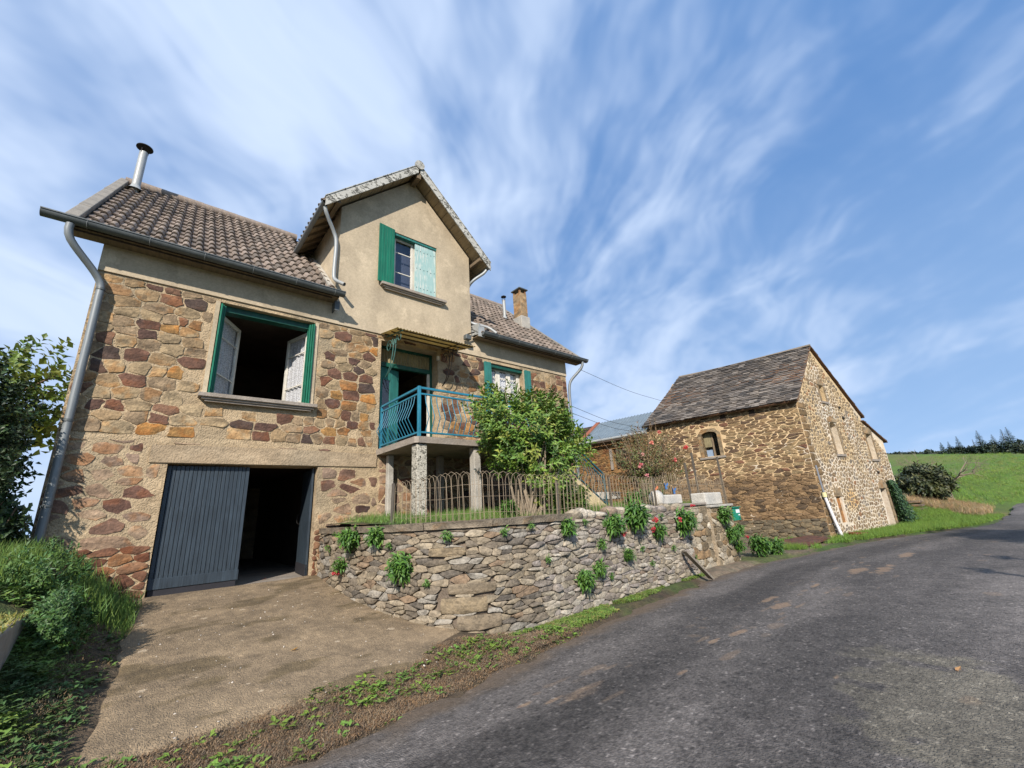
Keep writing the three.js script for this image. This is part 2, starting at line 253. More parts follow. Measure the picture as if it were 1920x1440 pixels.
const tint = (g, c) => { const n = g.attributes.position.count, a = new Float32Array(n * 3); for (let i = 0; i < n; i++) { a[i * 3] = c.r; a[i * 3 + 1] = c.g; a[i * 3 + 2] = c.b; } g.setAttribute('color', new THREE.BufferAttribute(a, 3)); return g; };
const EYE = new THREE.Vector3(0, 1.6, 8.8);
// list of {geo, hex}; the largest `max` in view become parts, the rest one stuff part
function laystones(list, parent, max, name = 'stone', tx = 'stone') {
  const v = new THREE.Vector3();
  for (const s of list) { s.geo.computeBoundingSphere(); s.w = s.A / s.geo.boundingSphere.center.distanceToSquared(EYE); }
  list.sort((a, b) => b.w - a.w);
  list.slice(0, max).forEach(s => mk(name, s.geo, stoneMat(s.hex, tx), parent));
  const rest = list.slice(max).map(s => tint(clean(s.geo), C(s.hex))); if (rest.length) { const m = mk(name + 's', rest.length > 1 ? mergeGeometries(rest) : rest[0], M[tx + 'V'], parent); m.userData.kind = 'stuff'; }
}
const pick = (r, list) => { let t = r * list.reduce((a, b) => a + b[1], 0); for (const [c, w] of list) { t -= w; if (t <= 0) return c; } return list[0][0]; };

// ================================================================ THE SETTING: ground, road, driveway, garden terrace
const edgeL = [[-60, 7], [-12, 5.6], [-6, 5.3], [1.14, 4.95], [2.11, 4.85], [2.9, 4.74], [3.8, 4.56], [5.6, 4.34], [9.5, 3.92], [11.75, 3.86], [14.3, 4.25], [19.1, 5.06], [23.07, 6.5], [25.5, 7.35], [29, 7.75], [34, 8.0], [40, 8.1], [46, 9.0], [54, 11.5], [64, 16]];
function along(tab, x) { if (x <= tab[0][0]) return tab[0][1]; for (let i = 1; i < tab.length; i++) if (x <= tab[i][0]) { const t = (x - tab[i - 1][0]) / (tab[i][0] - tab[i - 1][0]); return lerp(tab[i - 1][1], tab[i][1], t); } return tab[tab.length - 1][1]; }
function zEdge(x) { let s = 0; for (let k = -2; k <= 2; k++) s += along(edgeL, x + k * .5); return s / 5; }
const driveY = z => Math.max(.0, .70 - .152 * Math.max(0, z));
// foot of the retaining wall, from the garage jamb round the corner and along the road: x, z, ground height
const WALL = [[2.68, 0, .70], [2.72, 1.5, .50], [2.95, 2.6, .34], [3.25, 3.3, .2], [3.7, 3.75, .06], [4.3, 3.83, .03], [5, 3.84, .03], [6, 3.76, .03], [7.3, 3.7, .03], [9.7, 3.62, .03]];
const wallCurve = new THREE.CatmullRomCurve3(WALL.map(p => new THREE.Vector3(p[0], p[2], p[1])), false, 'centripetal'); wallCurve.arcLengthDivisions = 600;
const wallLen = wallCurve.getLength();
function wallAt(s) { const t = clamp(s / wallLen), p = wallCurve.getPointAt(t), d = wallCurve.getTangentAt(t); const n = new THREE.Vector3(-d.z, 0, d.x).normalize(); return { p, n, d }; }
function wallZ(x) { return x < 2.68 ? 99 : x > 9.7 ? 3.2 : along([[2.68, 0], [2.9, 2.4], [3.25, 3.3], [3.7, 3.75], [4.3, 3.83], [5, 3.84], [6, 3.76], [7.3, 3.7], [9.7, 3.62]], x); }
function fieldY(x, z) {
  const far = ss(20, 150, x) * 0 + clamp((x - 31) / 109, 0, 1.6); const rise = far < 1 ? far * (0.75 + .25 * far) : 1 + .5 * (far - 1) - 1.4 * (far - 1) ** 2;
  return rise * (6.3 - .13 * (z - 8.8));
}
function groundY(x, z) {
  let y = 0; const ze = zEdge(x);
  if (x < 3.9) {                                            // driveway side and the grassy bank left of it
    y = driveY(z); const bank = ss(.15, -1.0, x) * .72 + ss(-1, -3.2, x) * .35; y += bank * lerp(1, .25, ss(1.6, 5.0, z));
    y = lerp(y, 0, ss(ze - .7, ze + .1, z));
  } else if (x < 12.6) { y = z < wallZ(x) - .15 ? -.1 : .03; }
  else { y = .04 + clamp(.13 * (2.6 - z), 0, 1.3) * (1 - ss(17, 24, x)) ; }
  if (x > 24) { y += ss(24, 31, x) * .95 * ss(.3, 4.2, ze - z); y += Math.max(0, fieldY(x, z)) * ss(-1, 6, ze - z + Math.max(0, (x - 46) * 1.6)); }
  if (z > ze - .05 && x < 46) y = -.03;
  if (z > 10.6 && x < 46) y = .02 + ss(10.6, 16, z) * .25;
  if (x > -.85 && x < 9.9 && z < -.15 && z > -7.8) y = .3;   // under the house floor
  if (x > -.2 && x < 2.9 && z > -.35 && z < zEdge(x) && z > -.35) y -= .035;
  return y;
}
{
  const axis = (n, near, far, mid) => { const a = []; for (let i = 0; i <= n; i++) { const t = i / n * 2 - 1; a.push(mid + Math.sign(t) * (near * Math.abs(t) + far * Math.pow(Math.abs(t), 5))); } return a; };
  const xs = axis(250, 24, 480, 8), zs = axis(230, 17, 480, 2), pos = [], uv = [], idx = [], col = [];
  const nz = zs.length, soil = [.105, .075, .045], grass = [.075, .13, .022], green = [.125, .225, .02], dryg = [.30, .21, .11], dirt = [.20, .15, .10];
  for (const x of xs) for (const z of zs) {
    const n = fbm(x * .6, z * .6, 4, 201), n2 = fbm(x * .08 + 5, z * .08, 4, 203), ze = zEdge(x); pos.push(x, groundY(x, z), z); uv.push(x, z);
    let c = mix3(soil, grass, ss(.40, .6, n));
    if (x > 24 && z < 12) { c = mix3(mix3(grass, green, ss(30, 55, x)), [.18, .21, .03], ss(.4, .65, n2) * .7); c = mix3(c, [.19, .17, .055], ss(.5, .68, fbm(x * .05, z * .22, 4, 207)) * .6); const b = ss(2.6, .9, Math.abs(ze - z - 1.9 - .05 * (x - 30))) * ss(30, 31.5, x) * ss(36.5, 34, x); c = mix3(c, dryg, b * ss(.3, .5, n)); }
    if (x < 5.2 && x > -1 && z > ze - 1.2 && z < ze + .3) c = mix3([.15, .105, .065], [.11, .08, .045], n);
    if (x < .4 && x > -.5 && z > .3 && z < 5) c = mix3(c, mix3([.17, .12, .075], [.11, .085, .05], n), ss(-.5, -.25, x));
    if (x > 9.3 && x < 14 && z > 3.0 && z < 4.6) c = mix3([.27, .215, .15], [.12, .15, .04], ss(.52, .64, n));
    if (x > 14 && x < 19 && z < 4.3) c = mix3(dirt, grass, ss(.5, .62, n));
    col.push(...c);
  }
  for (let i = 0; i < xs.length - 1; i++) for (let j = 0; j < nz - 1; j++) { const a = i * nz + j; idx.push(a, a + 1, a + nz, a + 1, a + nz + 1, a + nz); }
  const g = new THREE.BufferGeometry(); g.setAttribute('position', new THREE.Float32BufferAttribute(pos, 3)); g.setAttribute('uv', new THREE.Float32BufferAttribute(uv, 2)); g.setAttribute('color', new THREE.Float32BufferAttribute(col, 3)); g.setIndex(idx); g.computeVertexNormals();
  struct('ground', g, std('#ffffff', { vertexColors: true, map: T.ground, bumpMap: withRep(T.rough, 1 / .9), bumpScale: .03, roughness: 1 }), 'soil and grass around the houses, rising to the field');
}
// ---- road: worn chip-sealed asphalt with patches
{
  const W = 1920, H = 960, LX = 24, LZ = 12;      // texture covers 24 x 12 m from x -2, z 3
  const bl = (x, z, cx, cz, rx, rz, rot = 0, seed = 0) => { const dx = x - cx, dz = z - cz, c = Math.cos(rot), s = Math.sin(rot), a = (dx * c + dz * s) / rx, b = (-dx * s + dz * c) / rz; return 1 - Math.hypot(a, b) + (fbm(x * 5 + seed, z * 5, 4, 311) - .5) * 1.3; };
  const spots = []; const r = rng(77);
  for (const [x, z, s] of [[2.73, 5.57, .2], [2.95, 5.7, .2], [4.17, 6.23, .16], [5.75, 6.1, .32], [5.29, 6.02, .2], [7.56, 6.01, .5], [7.8, 5.71, .42], [11.38, 6.16, .8], [11.78, 6.52, .8], [14.36, 6.51, .7], [4.85, 7.3, .1], [9.3, 5.95, .35]]) { spots.push([x, z, s * .8, s * .2, .9]); }
  for (let i = 0; i < 60; i++) { const x = 2 + r() * 18; spots.push([x, 6.0 + .03 * (x - 8) + (r() - .5) * 1.0, .05 + r() * .2, .02 + r() * .04, .5 * r() + .15]); }
  for (let i = 0; i < 40; i++) spots.push([r() * 20, 5 + r() * 5, .05 + r() * .2, .03 + r() * .08, .35]);
  const zc = Array.from({ length: W }, (_, i) => zEdge(i / W * LX - 2));
  const t = tex(W, H, (u, v) => {
    const x = u * LX - 2, z = v * LZ + 3, ze = zc[Math.round(u * W)] , off = z - ze;
    const chip = hash(Math.floor(u * W / 1.5), Math.floor(v * H / 1.0), 5), chip2 = hash(Math.floor(u * W / 2.6), Math.floor(v * H / 1.7), 8), m = fbm(x * 1.2, z * 2.2, 5, 321), m2 = fbm(x * .35 + 3, z * 1.3, 4, 323), f = fbm(x * 9, z * 9, 3, 325);
    let s = 112 + 24 * (m - .5) + 34 * (f - .5);
    // dark, fresher tar in the wheel tracks, paler dusty crown between them
    const d1 = ss(.62, .15, Math.abs(off - 1.25 - .25 * (m2 - .5))) , d2 = ss(.7, .2, Math.abs(off - 2.75 - .5 * (m2 - .5)));
    s -= 26 * d1 * (.6 + .8 * m) + 16 * d2 * (.5 + m); s += 16 * ss(.5, .7, m2) + 9 * ss(.35, .1, off);
    const pb = ss(-.1, .35, bl(x, z, 4.6, 8.15, 1.5, .75, -.25, 3)) , pb2 = ss(-.1, .3, bl(x, z, 9.8, 8.2, 2.6, .6, 0, 9));
    s += 22 * pb + 16 * pb2; s += (chip - .5) * 44 + (chip2 > .93 ? 52 * chip : 0) - (chip2 < .08 ? 26 : 0);
    let c = [s, s * .985, s * .97]; if (pb > 0) c = [s, s * .985, lerp(s * .97, s * .9, pb)];
    for (const p of spots) { if (Math.abs(x - p[0]) > p[2] * 1.8 || Math.abs(z - p[1]) > p[3] * 2.4) continue; const k = ss(.0, .45, bl(x, z, p[0], p[1], p[2], p[3], 0, p[0])) * p[4]; if (k > 0) c = mix3(c, [196 + 30 * (chip - .5), 168 + 26 * (chip - .5), 138], k * .75); }
    const dirt = ss(.42, .0, off + .5 * (fbm(x * 3, z * 3, 4, 331) - .5)); c = mix3(c, [142, 120, 92], dirt * .55);
    return c;
  });
  t.wrapS = THREE.MirroredRepeatWrapping; t.wrapT = THREE.MirroredRepeatWrapping; t.repeat.set(1 / LX, 1 / LZ); t.offset.set(2 / LX, -3 / LZ);
  const bump = tex(512, 512, (u, v) => g3(255 * (.35 * fbm(u * 20, v * 20, 3, 341, 20) + .65 * hash(Math.floor(u * 200), Math.floor(v * 200), 6))), false, 1 / 1.6);
  const pos = [], uv = [], idx = []; const n = 360, mm = 16;
  for (let i = 0; i <= n; i++) { const x = i < 40 ? lerp(-60, -4, i / 40) : i < 300 ? lerp(-4, 30, (i - 40) / 260) : lerp(30, 64, (i - 300) / 60);
    const z0 = zEdge(x) + (fbm(x * 2.2, 0, 4, 351) - .5) * .32 + (fbm(x * 9, 3, 3, 353) - .5) * .12, z1 = Math.max(10.5, zEdge(x) + 3.4) + (x > 30 ? 0 : .6);
    for (let j = 0; j <= mm; j++) { const q = j / mm, z = lerp(z0, z1, q); let y = .012 + .05 * Math.sin(Math.PI * q) + (j === 0 ? -.03 : 0) + (x > 24 ? .3 * ss(26, 44, x) : 0); pos.push(x, y, z); uv.push(x, z); } }
  for (let i = 0; i < n; i++) for (let j = 0; j < mm; j++) { const a = i * (mm + 1) + j; idx.push(a, a + 1, a + mm + 1, a + 1, a + mm + 2, a + mm + 1); }
  const g = new THREE.BufferGeometry(); g.setAttribute('position', new THREE.Float32BufferAttribute(pos, 3)); g.setAttribute('uv', new THREE.Float32BufferAttribute(uv, 2)); g.setIndex(idx); g.computeVertexNormals();
  struct('road', g, std('#c4bdb6', { map: t, bumpMap: bump, bumpScale: .012, roughness: .9 }), 'worn grey asphalt lane with tan patches');
}
// ---- driveway: gritty old concrete sloping from the garage to the road
{
  const r = rng(5), spots = []; for (let i = 0; i < 34; i++) spots.push([r() * 3.2, .9 + r() * 3.7, .012 + r() * r() * .05]);
  const t = tex(1024, 1024, (u, v) => { const x = u * 5 - .6, z = v * 5 - .3, m = fbm(x * 2.2, z * 2.6, 5, 401), f = fbm(x * 12, z * 12, 4, 403), h1 = hash(Math.floor(u * 700), Math.floor(v * 700), 9), h2 = hash(Math.floor(u * 330), Math.floor(v * 330), 12);
    let s = 160 + 56 * (m - .5) + 46 * (f - .5) + 40 * (h1 - .5) + (h2 > .965 ? 26 : 0); let c = [s, s * .925, s * .81];
    const mo = ss(.56, .68, fbm(x * 1.4 + 3, z * 3.2, 5, 407)); c = mix3(c, [s * .72, s * .66, s * .52], mo * .7);
    for (const p of spots) { if (Math.abs(z - p[1]) > .1 || Math.abs(x - p[0]) > .12) continue; const d = Math.hypot((x - p[0]) * .75, z - p[1]) / p[2] + (fbm(x * 40, z * 40, 2, 409) - .5) * 1.2; if (d < 1) c = mix3(c, [222, 214, 200], .8 * ss(1, .6, d)); }
    return c; });
  t.repeat.set(1 / 5, 1 / 5); t.offset.set(.6 / 5, .3 / 5);
  const b = tex(512, 512, (u, v) => g3(255 * (.5 * hash(Math.floor(u * 220), Math.floor(v * 220), 3) + .5 * fbm(u * 16, v * 16, 5, 411, 16))), false, 1 / 1.5);
  const pos = [], uv = [], idx = [], n = 46, m = 40;
  for (let i = 0; i <= n; i++) { const z = lerp(-.1, zEdge(1.5) - .8, i / n); const xl = along([[-1, .24], [0, .22], [1.5, .1], [2.6, -.02], [3.6, -.1], [4.8, -.35]], z) + (fbm(z * 2.4, 7, 4, 415) - .5) * .22, xr = along([[-1, 2.7], [0, 2.7], [1.5, 2.8], [2.6, 3.05], [3.3, 3.4], [4.6, 3.6]], z);
    for (let j = 0; j <= m; j++) { const x = lerp(xl, xr, j / m); const zz = z - ss(.8, 1, i / n) * .5 * ss(2.2, 3.6, x); pos.push(x, driveY(zz) + .012 + (fbm(x * 1.5, zz * 1.5, 3, 417) - .5) * .03 - (j === 0 || i === n ? .05 : 0), zz); uv.push(x, zz); } }
  for (let i = 0; i < n; i++) for (let j = 0; j < m; j++) { const a = i * (m + 1) + j; idx.push(a, a + m + 1, a + 1, a + 1, a + m + 1, a + m + 2); }
  const g = new THREE.BufferGeometry(); g.setAttribute('position', new THREE.Float32BufferAttribute(pos, 3)); g.setAttribute('uv', new THREE.Float32BufferAttribute(uv, 2)); g.setIndex(idx); g.computeVertexNormals();
  struct('driveway', g, std('#d3c8b6', { map: t, bumpMap: b, bumpScale: .016 }), 'gritty concrete driveway up to the garage');
}
// ---- garden terrace behind the retaining wall
const gardenY = (x, z) => 1.44 + .14 * ss(3.5, 1.4, z) + (fbm(x * 1.3, z * 1.3, 3, 431) - .5) * .08;
{
  const pos = [], uv = [], idx = [], col = [], n = 70, m = 26;
  for (let i = 0; i <= n; i++) { const x = lerp(2.75, 12.45, i / n), zm = x < 9.7 ? wallZ(x) - .1 : 3.1; for (let j = 0; j <= m; j++) { const z = lerp(-4 * ss(9.9, 10.2, x) + .02, Math.max(.05, zm), j / m); pos.push(x, gardenY(x, z), z); uv.push(x, z); const k = fbm(x * 1.2, z * 1.2, 4, 433); col.push(...mix3([.12, .085, .05], [.075, .13, .025], ss(.4, .6, k))); } }
  for (let i = 0; i < n; i++) for (let j = 0; j < m; j++) { const a = i * (m + 1) + j; idx.push(a, a + 1, a + m + 1, a + 1, a + m + 2, a + m + 1); }
  const g = new THREE.BufferGeometry(); g.setAttribute('position', new THREE.Float32BufferAttribute(pos, 3)); g.setAttribute('uv', new THREE.Float32BufferAttribute(uv, 2)); g.setAttribute('color', new THREE.Float32BufferAttribute(col, 3)); g.setIndex(idx); g.computeVertexNormals();
  struct('garden_ground', g, std('#ffffff', { vertexColors: true, map: T.ground, bumpMap: T.rough, bumpScale: .03 }), 'garden soil behind the retaining wall');
}
// ---- retaining wall of rubble
{
  const o = thing('retaining_wall', 'curved rubble stone retaining wall between driveway, road and garden', 'wall');
  const top = 1.46, n = 120, th = .45, pos = [], uv = [], idx = [];
  for (let i = 0; i <= n; i++) { const s = wallLen * i / n, { p, n: nn } = wallAt(s); const base = p.y - .25; [[0, base], [0, top], [-th, top], [-th, base]].forEach(([d, y], k) => { const j = k < 2 ? (fbm(s * 3, y * 3, 3, 441) - .5) * .03 - .03 : 0; pos.push(p.x + nn.x * (d + j), y, p.z + nn.z * (d + j)); uv.push(s, k < 2 ? y : top + (k - 1) * .45); }); }
  for (let i = 0; i < n; i++) for (let k = 0; k < 3; k++) { const a = i * 4 + k; idx.push(a, a + 4, a + 1, a + 1, a + 4, a + 5); }
  for (const a of [0, n * 4]) idx.push(a, a + 1, a + 2, a, a + 2, a + 3);
  const g = new THREE.BufferGeometry(); g.setAttribute('position', new THREE.Float32BufferAttribute(pos, 3)); g.setAttribute('uv', new THREE.Float32BufferAttribute(uv, 2)); g.setIndex(idx); g.computeVertexNormals();
  const core = mk('wall_core', g, std('#80766a', { map: T.mortar, bumpMap: T.rough, bumpScale: .03 }), o);
  const P = (s, v, d) => { const { p, n: nn } = wallAt(s); const lean = -.03 * (v - .6); return [p.x + nn.x * (d + lean), v, p.z + nn.z * (d + lean)]; };
  const r = rng(606), pal = [['rgb(160, 148, 128)', 4], ['rgb(173, 160, 140)', 4], ['rgb(138, 128, 114)', 3], ['rgb(184, 172, 152)', 2], ['rgb(124, 117, 108)', 2], ['rgb(157, 136, 114)', 1.5], ['rgb(170, 165, 156)', 2.5]];
  const palR = [['rgb(178, 168, 150)', 4], ['rgb(192, 183, 168)', 4], ['rgb(156, 147, 138)', 3], ['rgb(208, 201, 189)', 2.5], ['rgb(162, 144, 127)', 1], ['rgb(170, 162, 156)', 2.5]];
  const big = [[3.72, 4.3, .17, .33], [3.5, 4.12, .37, .55], [3.6, 4.25, .60, .72], [3.3, 3.85, 1.08, 1.18]];
  const cells = rubble(.03, wallLen - .02, -.05, 1.42, { h: [.042, .092], w: [.12, .44], gap: .012, jit: .85, jv: 1.0, rough: .010, aniso: 3.3, min: .0022, cut: .2, maxv: 12, inside: (u, v) => v > wallAt(u).p.y - .12 }, 6060, big);
  const list = cells.map(c => ({ A: c.A, hex: pick(c.r, c.cx > 5 ? palR : pal), geo: stoneGeo(c, P, .012 + r() * r() * .05, r, .6, .05, true) }));
  for (const [a, b, c, d] of big) { const poly = [[a, c], [lerp(a, b, .5), c - .01], [b, c + .01], [b + .01, (c + d) / 2], [b, d], [lerp(a, b, .5), d + .01], [a + .01, d], [a - .01, (c + d) / 2]]; list.push({ A: (b - a) * (d - c), hex: pick(r(), [['#9c8d75', 2], ['#8f826f', 2]]), geo: stoneGeo({ poly, cx: (a + b) / 2, cy: (c + d) / 2 }, P, .045, r, .2, .04, true) }); }
  laystones(list, core, 300, 'stone', 'schist');
  // flat coping slabs along the top, then loose stones towards the far end
  for (let s = .05, k = 0; s < 5.9; k++) { const L = .75 + r() * .5, e = Math.min(5.9, s + L); const pp = [], id = []; const m = 5; for (let i = 0; i <= m; i++) { const q = wallAt(lerp(s + .008, e - .008, i / m)); for (const [d, y] of [[.035, 1.43], [.045, 1.525], [-.42, 1.53], [-.42, 1.43]]) pp.push(q.p.x + q.n.x * (d + (r() - .5) * .012), y + (r() - .5) * .012, q.p.z + q.n.z * d); }
    for (let i = 0; i < m; i++) for (let kk = 0; kk < 4; kk++) { const a = i * 4 + kk, b = i * 4 + (kk + 1) % 4; id.push(a, a + 4, b, b, a + 4, b + 4); } id.push(0, 1, 2, 0, 2, 3, m * 4, m * 4 + 2, m * 4 + 1, m * 4, m * 4 + 3, m * 4 + 2);
    const gg = new THREE.BufferGeometry(); gg.setAttribute('position', new THREE.Float32BufferAttribute(pp, 3)); gg.setIndex(id); const q = mu(gg); q.computeVertexNormals(); mk('coping_slab', q, std('#8f8370', { map: T.stone, bumpMap: T.rough, bumpScale: .02 }), o); s = e; }
  for (let s = 6.0; s < wallLen - .1;) { const L = .16 + r() * .3, q = wallAt(s + L / 2), h = .05 + r() * .07; const gg = new THREE.IcosahedronGeometry(1, 1), p = gg.attributes.position; for (let i = 0; i < p.count; i++) { const k = .86 + .28 * hash(Math.round(p.getX(i) * 50), Math.round(p.getY(i) * 50), Math.round(p.getZ(i) * 50) + (s * 10 | 0)); p.setXYZ(i, p.getX(i) * k * L * .54, p.getY(i) * k * h, p.getZ(i) * k * .17); } gg.rotateY(-Math.atan2(q.d.z, q.d.x)); gg.translate(q.p.x - q.n.x * .14, 1.44 + h * .5, q.p.z - q.n.z * .14); mk('coping_stone', mu(gg), stoneMat(pick(r(), palR), 'schist'), o); s += L * .95; }
  rebase(o, 4, 0, 3.6);
}
// ---- recessed wall and end pier by the mailbox
{
  const o = thing('garden_pier', 'lime-streaked rubble pier ending the garden wall beside the green mailbox', 'wall');
  const core = mk('pier_core', [bx(9.72, 11.25, -.2, 1.5, 2.7, 3.32), bx(11.25, 12.5, -.2, 1.42, 1.2, 3.4)], std('#b7ab95', { map: T.mortar, bumpMap: T.rough, bumpScale: .03 }), o);
  const r = rng(71), pal = [['#9c8e76', 4], ['#87785f', 3], ['#b8ad99', 3], ['#a58a68', 2], ['#cfc6b4', 2]];
  const list = [];
  for (const c of rubble(9.74, 11.22, 0, 1.46, { h: [.1, .2], w: [.22, .5], gap: .02, jit: .6, rough: .012, aniso: 1.8 }, 72)) list.push({ A: c.A, hex: pick(c.r, pal), geo: stoneGeo(c, (u, v, d) => [u, v, 3.32 + d], .015 + r() * .03, r, .5, .03, true) });
  for (const c of rubble(11.27, 12.48, 0, 1.40, { h: [.1, .2], w: [.18, .42], gap: .035, jit: .6, rough: .014, aniso: 1.6 }, 73)) list.push({ A: c.A, hex: pick(c.r, pal), geo: stoneGeo(c, (u, v, d) => [u, v, 3.4 + d], .012 + r() * .03, r, .5, .03, true) });
  for (const c of rubble(1.25, 3.38, 0, 1.40, { h: [.1, .2], w: [.18, .42], gap: .03, jit: .6, rough: .014, aniso: 1.6 }, 74)) list.push({ A: c.A, hex: pick(c.r, pal), geo: stoneGeo(c, (u, v, d) => [12.5 + d, v, u], .012 + r() * .03, r, .5, .03, true) });
  laystones(list, core, 300, 'stone', 'schist');
  mk('coping_slab', bx(9.7, 11.21, 1.5, 1.56, 2.68, 3.37, .015), M.concrete, o); mk('coping_slab', bx(11.22, 12.55, 1.42, 1.48, 1.2, 3.46, .015), M.paleConcrete, o);
  rebase(o, 11.2, 0, 3);
}

// ================================================================ THE HOUSE
const HX0 = -1.05, HX1 = 10.08, HB = -8, BAND = 5.76, EAVE = 6.3;
const SL = (10.25 - 6.35) / 4.3, roofY = z => 6.35 + SL * (.3 - z);       // front roof slope
const OPEN = { garage: [.26, 2.56, .5, 2.68], win1: [.62, 2.30, 3.88, 5.68], door: [3.76, 5.26, 3.06, 5.62], win2: [6.92, 8.18, 4.2, 5.66] };
{
  const H = thing('house', 'two-storey house of multicoloured stone with cream dormer, tiled roof and green shutters', 'house');
  const r = rng(1234);
  // ---------------- front wall with real openings
  const holes = Object.values(OPEN).filter(h => h !== OPEN.garage);
  const g0 = OPEN.garage;
  const front = mk('front_wall', prism([[HX0, -.1], [g0[0], -.1], [g0[0], g0[3]], [g0[1], g0[3]], [g0[1], -.1], [HX1, -.1], [HX1, BAND], [HX0, BAND]], -.42, 0, holes.map(h => hole(...h))), M.mortar, H);
  const P = (u, v, d) => [u, v, d];
  const palU = [['#7b5947', 4.5], ['#6c5145', 3.5], ['#a67d50', 2.5], ['#ba8e54', 2], ['#b69f7a', 8], ['#a68f70', 7], ['#5f4e45', 2], ['#8e6b53', 4], ['#bfa984', 5], ['#ab916c', 5]];
  const palL = [['#8f6f5c', 3], ['#a88d73', 5], ['#b59c80', 6], ['#7d5c4d', 2], ['#54433f', 1], ['#a08873', 5]];
  const palB = [['#8a6148', 4], ['#7c533d', 4], ['#9a7456', 3], ['#a07e5e', 2]];
  const frameHoles = Object.values(OPEN).map(h => [h[0] - .09, h[1] + .09, h[2] - .05, h[3] + .04]).concat([[.4, 2.45, 3.7, 3.9]]);
  const list = [];
  const add = (cells, pal, proud, bulge) => cells.forEach(c => list.push({ A: c.A, hex: pick(c.r, pal), geo: stoneGeo(c, P, proud * (.6 + .8 * r()), r, bulge, .02, true) }));
  // upper storey: large squared blocks in wide smeared pointing
  add(rubble(HX0 + .02, HX1 - .02, 3.12, 5.72, { h: [.14, .25], w: [.16, .48], gap: .032, jit: .3, jv: .35, rough: .017, aniso: 1.6, min: .004, cut: .09, maxv: 10, sub: .055 }, 4411, frameHoles).filter(c => hash(c.cx * 97 | 0, c.cy * 89 | 0, 4) > .04), palU, .012, .3);
  // lower storey left and right of the garage: longer, rougher, partly buried stones
  add(rubble(HX0 + .02, 3.75, 1.45, 3.02, { h: [.12, .24], w: [.22, .66], gap: .06, jit: .7, jv: .8, rough: .018, aniso: 1.8, min: .008, cut: .16, maxv: 10, sub: .09 }, 4412, [[g0[0] - .1, g0[1] + .08, 0, 2.72], [.0, 3.9, 2.66, 2.98]]).filter(c => hash(c.cx * 97 | 0, c.cy * 89 | 0, 5) > (c.cx > 2.5 ? .25 : .06)), palL, .006, .4);
  add(rubble(HX0 + .02, g0[0] - .02, .6, 1.45, { h: [.08, .15], w: [.2, .6], gap: .02, jit: .8, jv: .9, rough: .016, aniso: 2.0, min: .006 }, 4413), palB, .02, .7);
  add(rubble(g0[1] + .02, 2.72, .6, 1.5, { h: [.09, .15], w: [.1, .2], gap: .02, jit: .6, rough: .014, aniso: 1.4 }, 4414), palB, .018, .6);
  add(rubble(3.8, HX1 - .02, 1.3, 3.02, { h: [.14, .24], w: [.22, .55], gap: .06, jit: .7, jv: .8, rough: .02, aniso: 1.6, min: .008 }, 4415), palL, .012, .4);
  laystones(list, front, 300);
  mk('garage_lintel', prism([[.02, 2.69], [3.72, 2.69], [3.74, 2.96], [1.9, 2.99], [.02, 2.97]], .001, .026), M.lintel, H);
  // thin render margins round the openings
  for (const k of ['win1', 'win2']) { const h = OPEN[k]; for (const [a, b] of [[h[0] - .07, h[0] - .001], [h[1] + .001, h[1] + .07]]) mk('window_margin', bx(a, b, h[2], h[3], .001, .02), M.render, H); }
  // ---------------- rendered band and dormer front
  mk('rendered_front', prism([[HX0 - .01, BAND], [HX1 + .01, BAND], [HX1 + .01, EAVE], [6.31, EAVE], [6.31, 8.78], [4.48, 10.52], [2.66, 8.78], [2.66, EAVE], [HX0 - .01, EAVE]], -.42, .03, [hole(4.0, 5.24, 7.08, 8.68)]), M.render, H);
  // ---------------- other walls, floors, partitions (dark rooms behind the openings)
  mk('side_wall', prism([[.421, -.1], [7.599, -.1], [7.599, EAVE + .3], [4, 10.0], [.421, EAVE + .3]], 0, .42).rotateY(Math.PI / 2).translate(HX0, 0, 0), M.mortar, H);
  mk('side_wall', prism([[.421, -.1], [7.599, -.1], [7.599, EAVE + .3], [4, 10.0], [.421, EAVE + .3]], 0, .42).rotateY(Math.PI / 2).translate(HX1 - .42, 0, 0), M.mortar, H);
  mk('rear_wall', bx(HX0, HX1, -.1, EAVE, HB, HB + .4), M.mortar, H);
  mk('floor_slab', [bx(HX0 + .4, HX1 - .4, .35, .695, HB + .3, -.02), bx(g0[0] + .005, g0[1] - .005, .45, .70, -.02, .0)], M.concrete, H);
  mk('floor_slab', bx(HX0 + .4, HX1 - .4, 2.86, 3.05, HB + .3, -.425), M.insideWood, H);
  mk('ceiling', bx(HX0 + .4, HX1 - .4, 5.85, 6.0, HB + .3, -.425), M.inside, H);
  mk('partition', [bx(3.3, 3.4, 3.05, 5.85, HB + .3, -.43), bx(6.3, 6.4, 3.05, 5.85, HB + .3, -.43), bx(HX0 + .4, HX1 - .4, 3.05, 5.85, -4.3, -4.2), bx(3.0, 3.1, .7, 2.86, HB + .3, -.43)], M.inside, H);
  mk('dormer_side_wall', prism([[-4.2, EAVE - 1], [0, EAVE - 1], [0, 8.75], [-4.2, 8.75]], 0, .3).rotateY(-Math.PI / 2).translate(2.96, 0, -.425), M.render, H);
  mk('dormer_side_wall', prism([[-4.2, EAVE - 1], [0, EAVE - 1], [0, 8.75], [-4.2, 8.75]], 0, .3).rotateY(-Math.PI / 2).translate(6.31, 0, -.425), M.render, H);
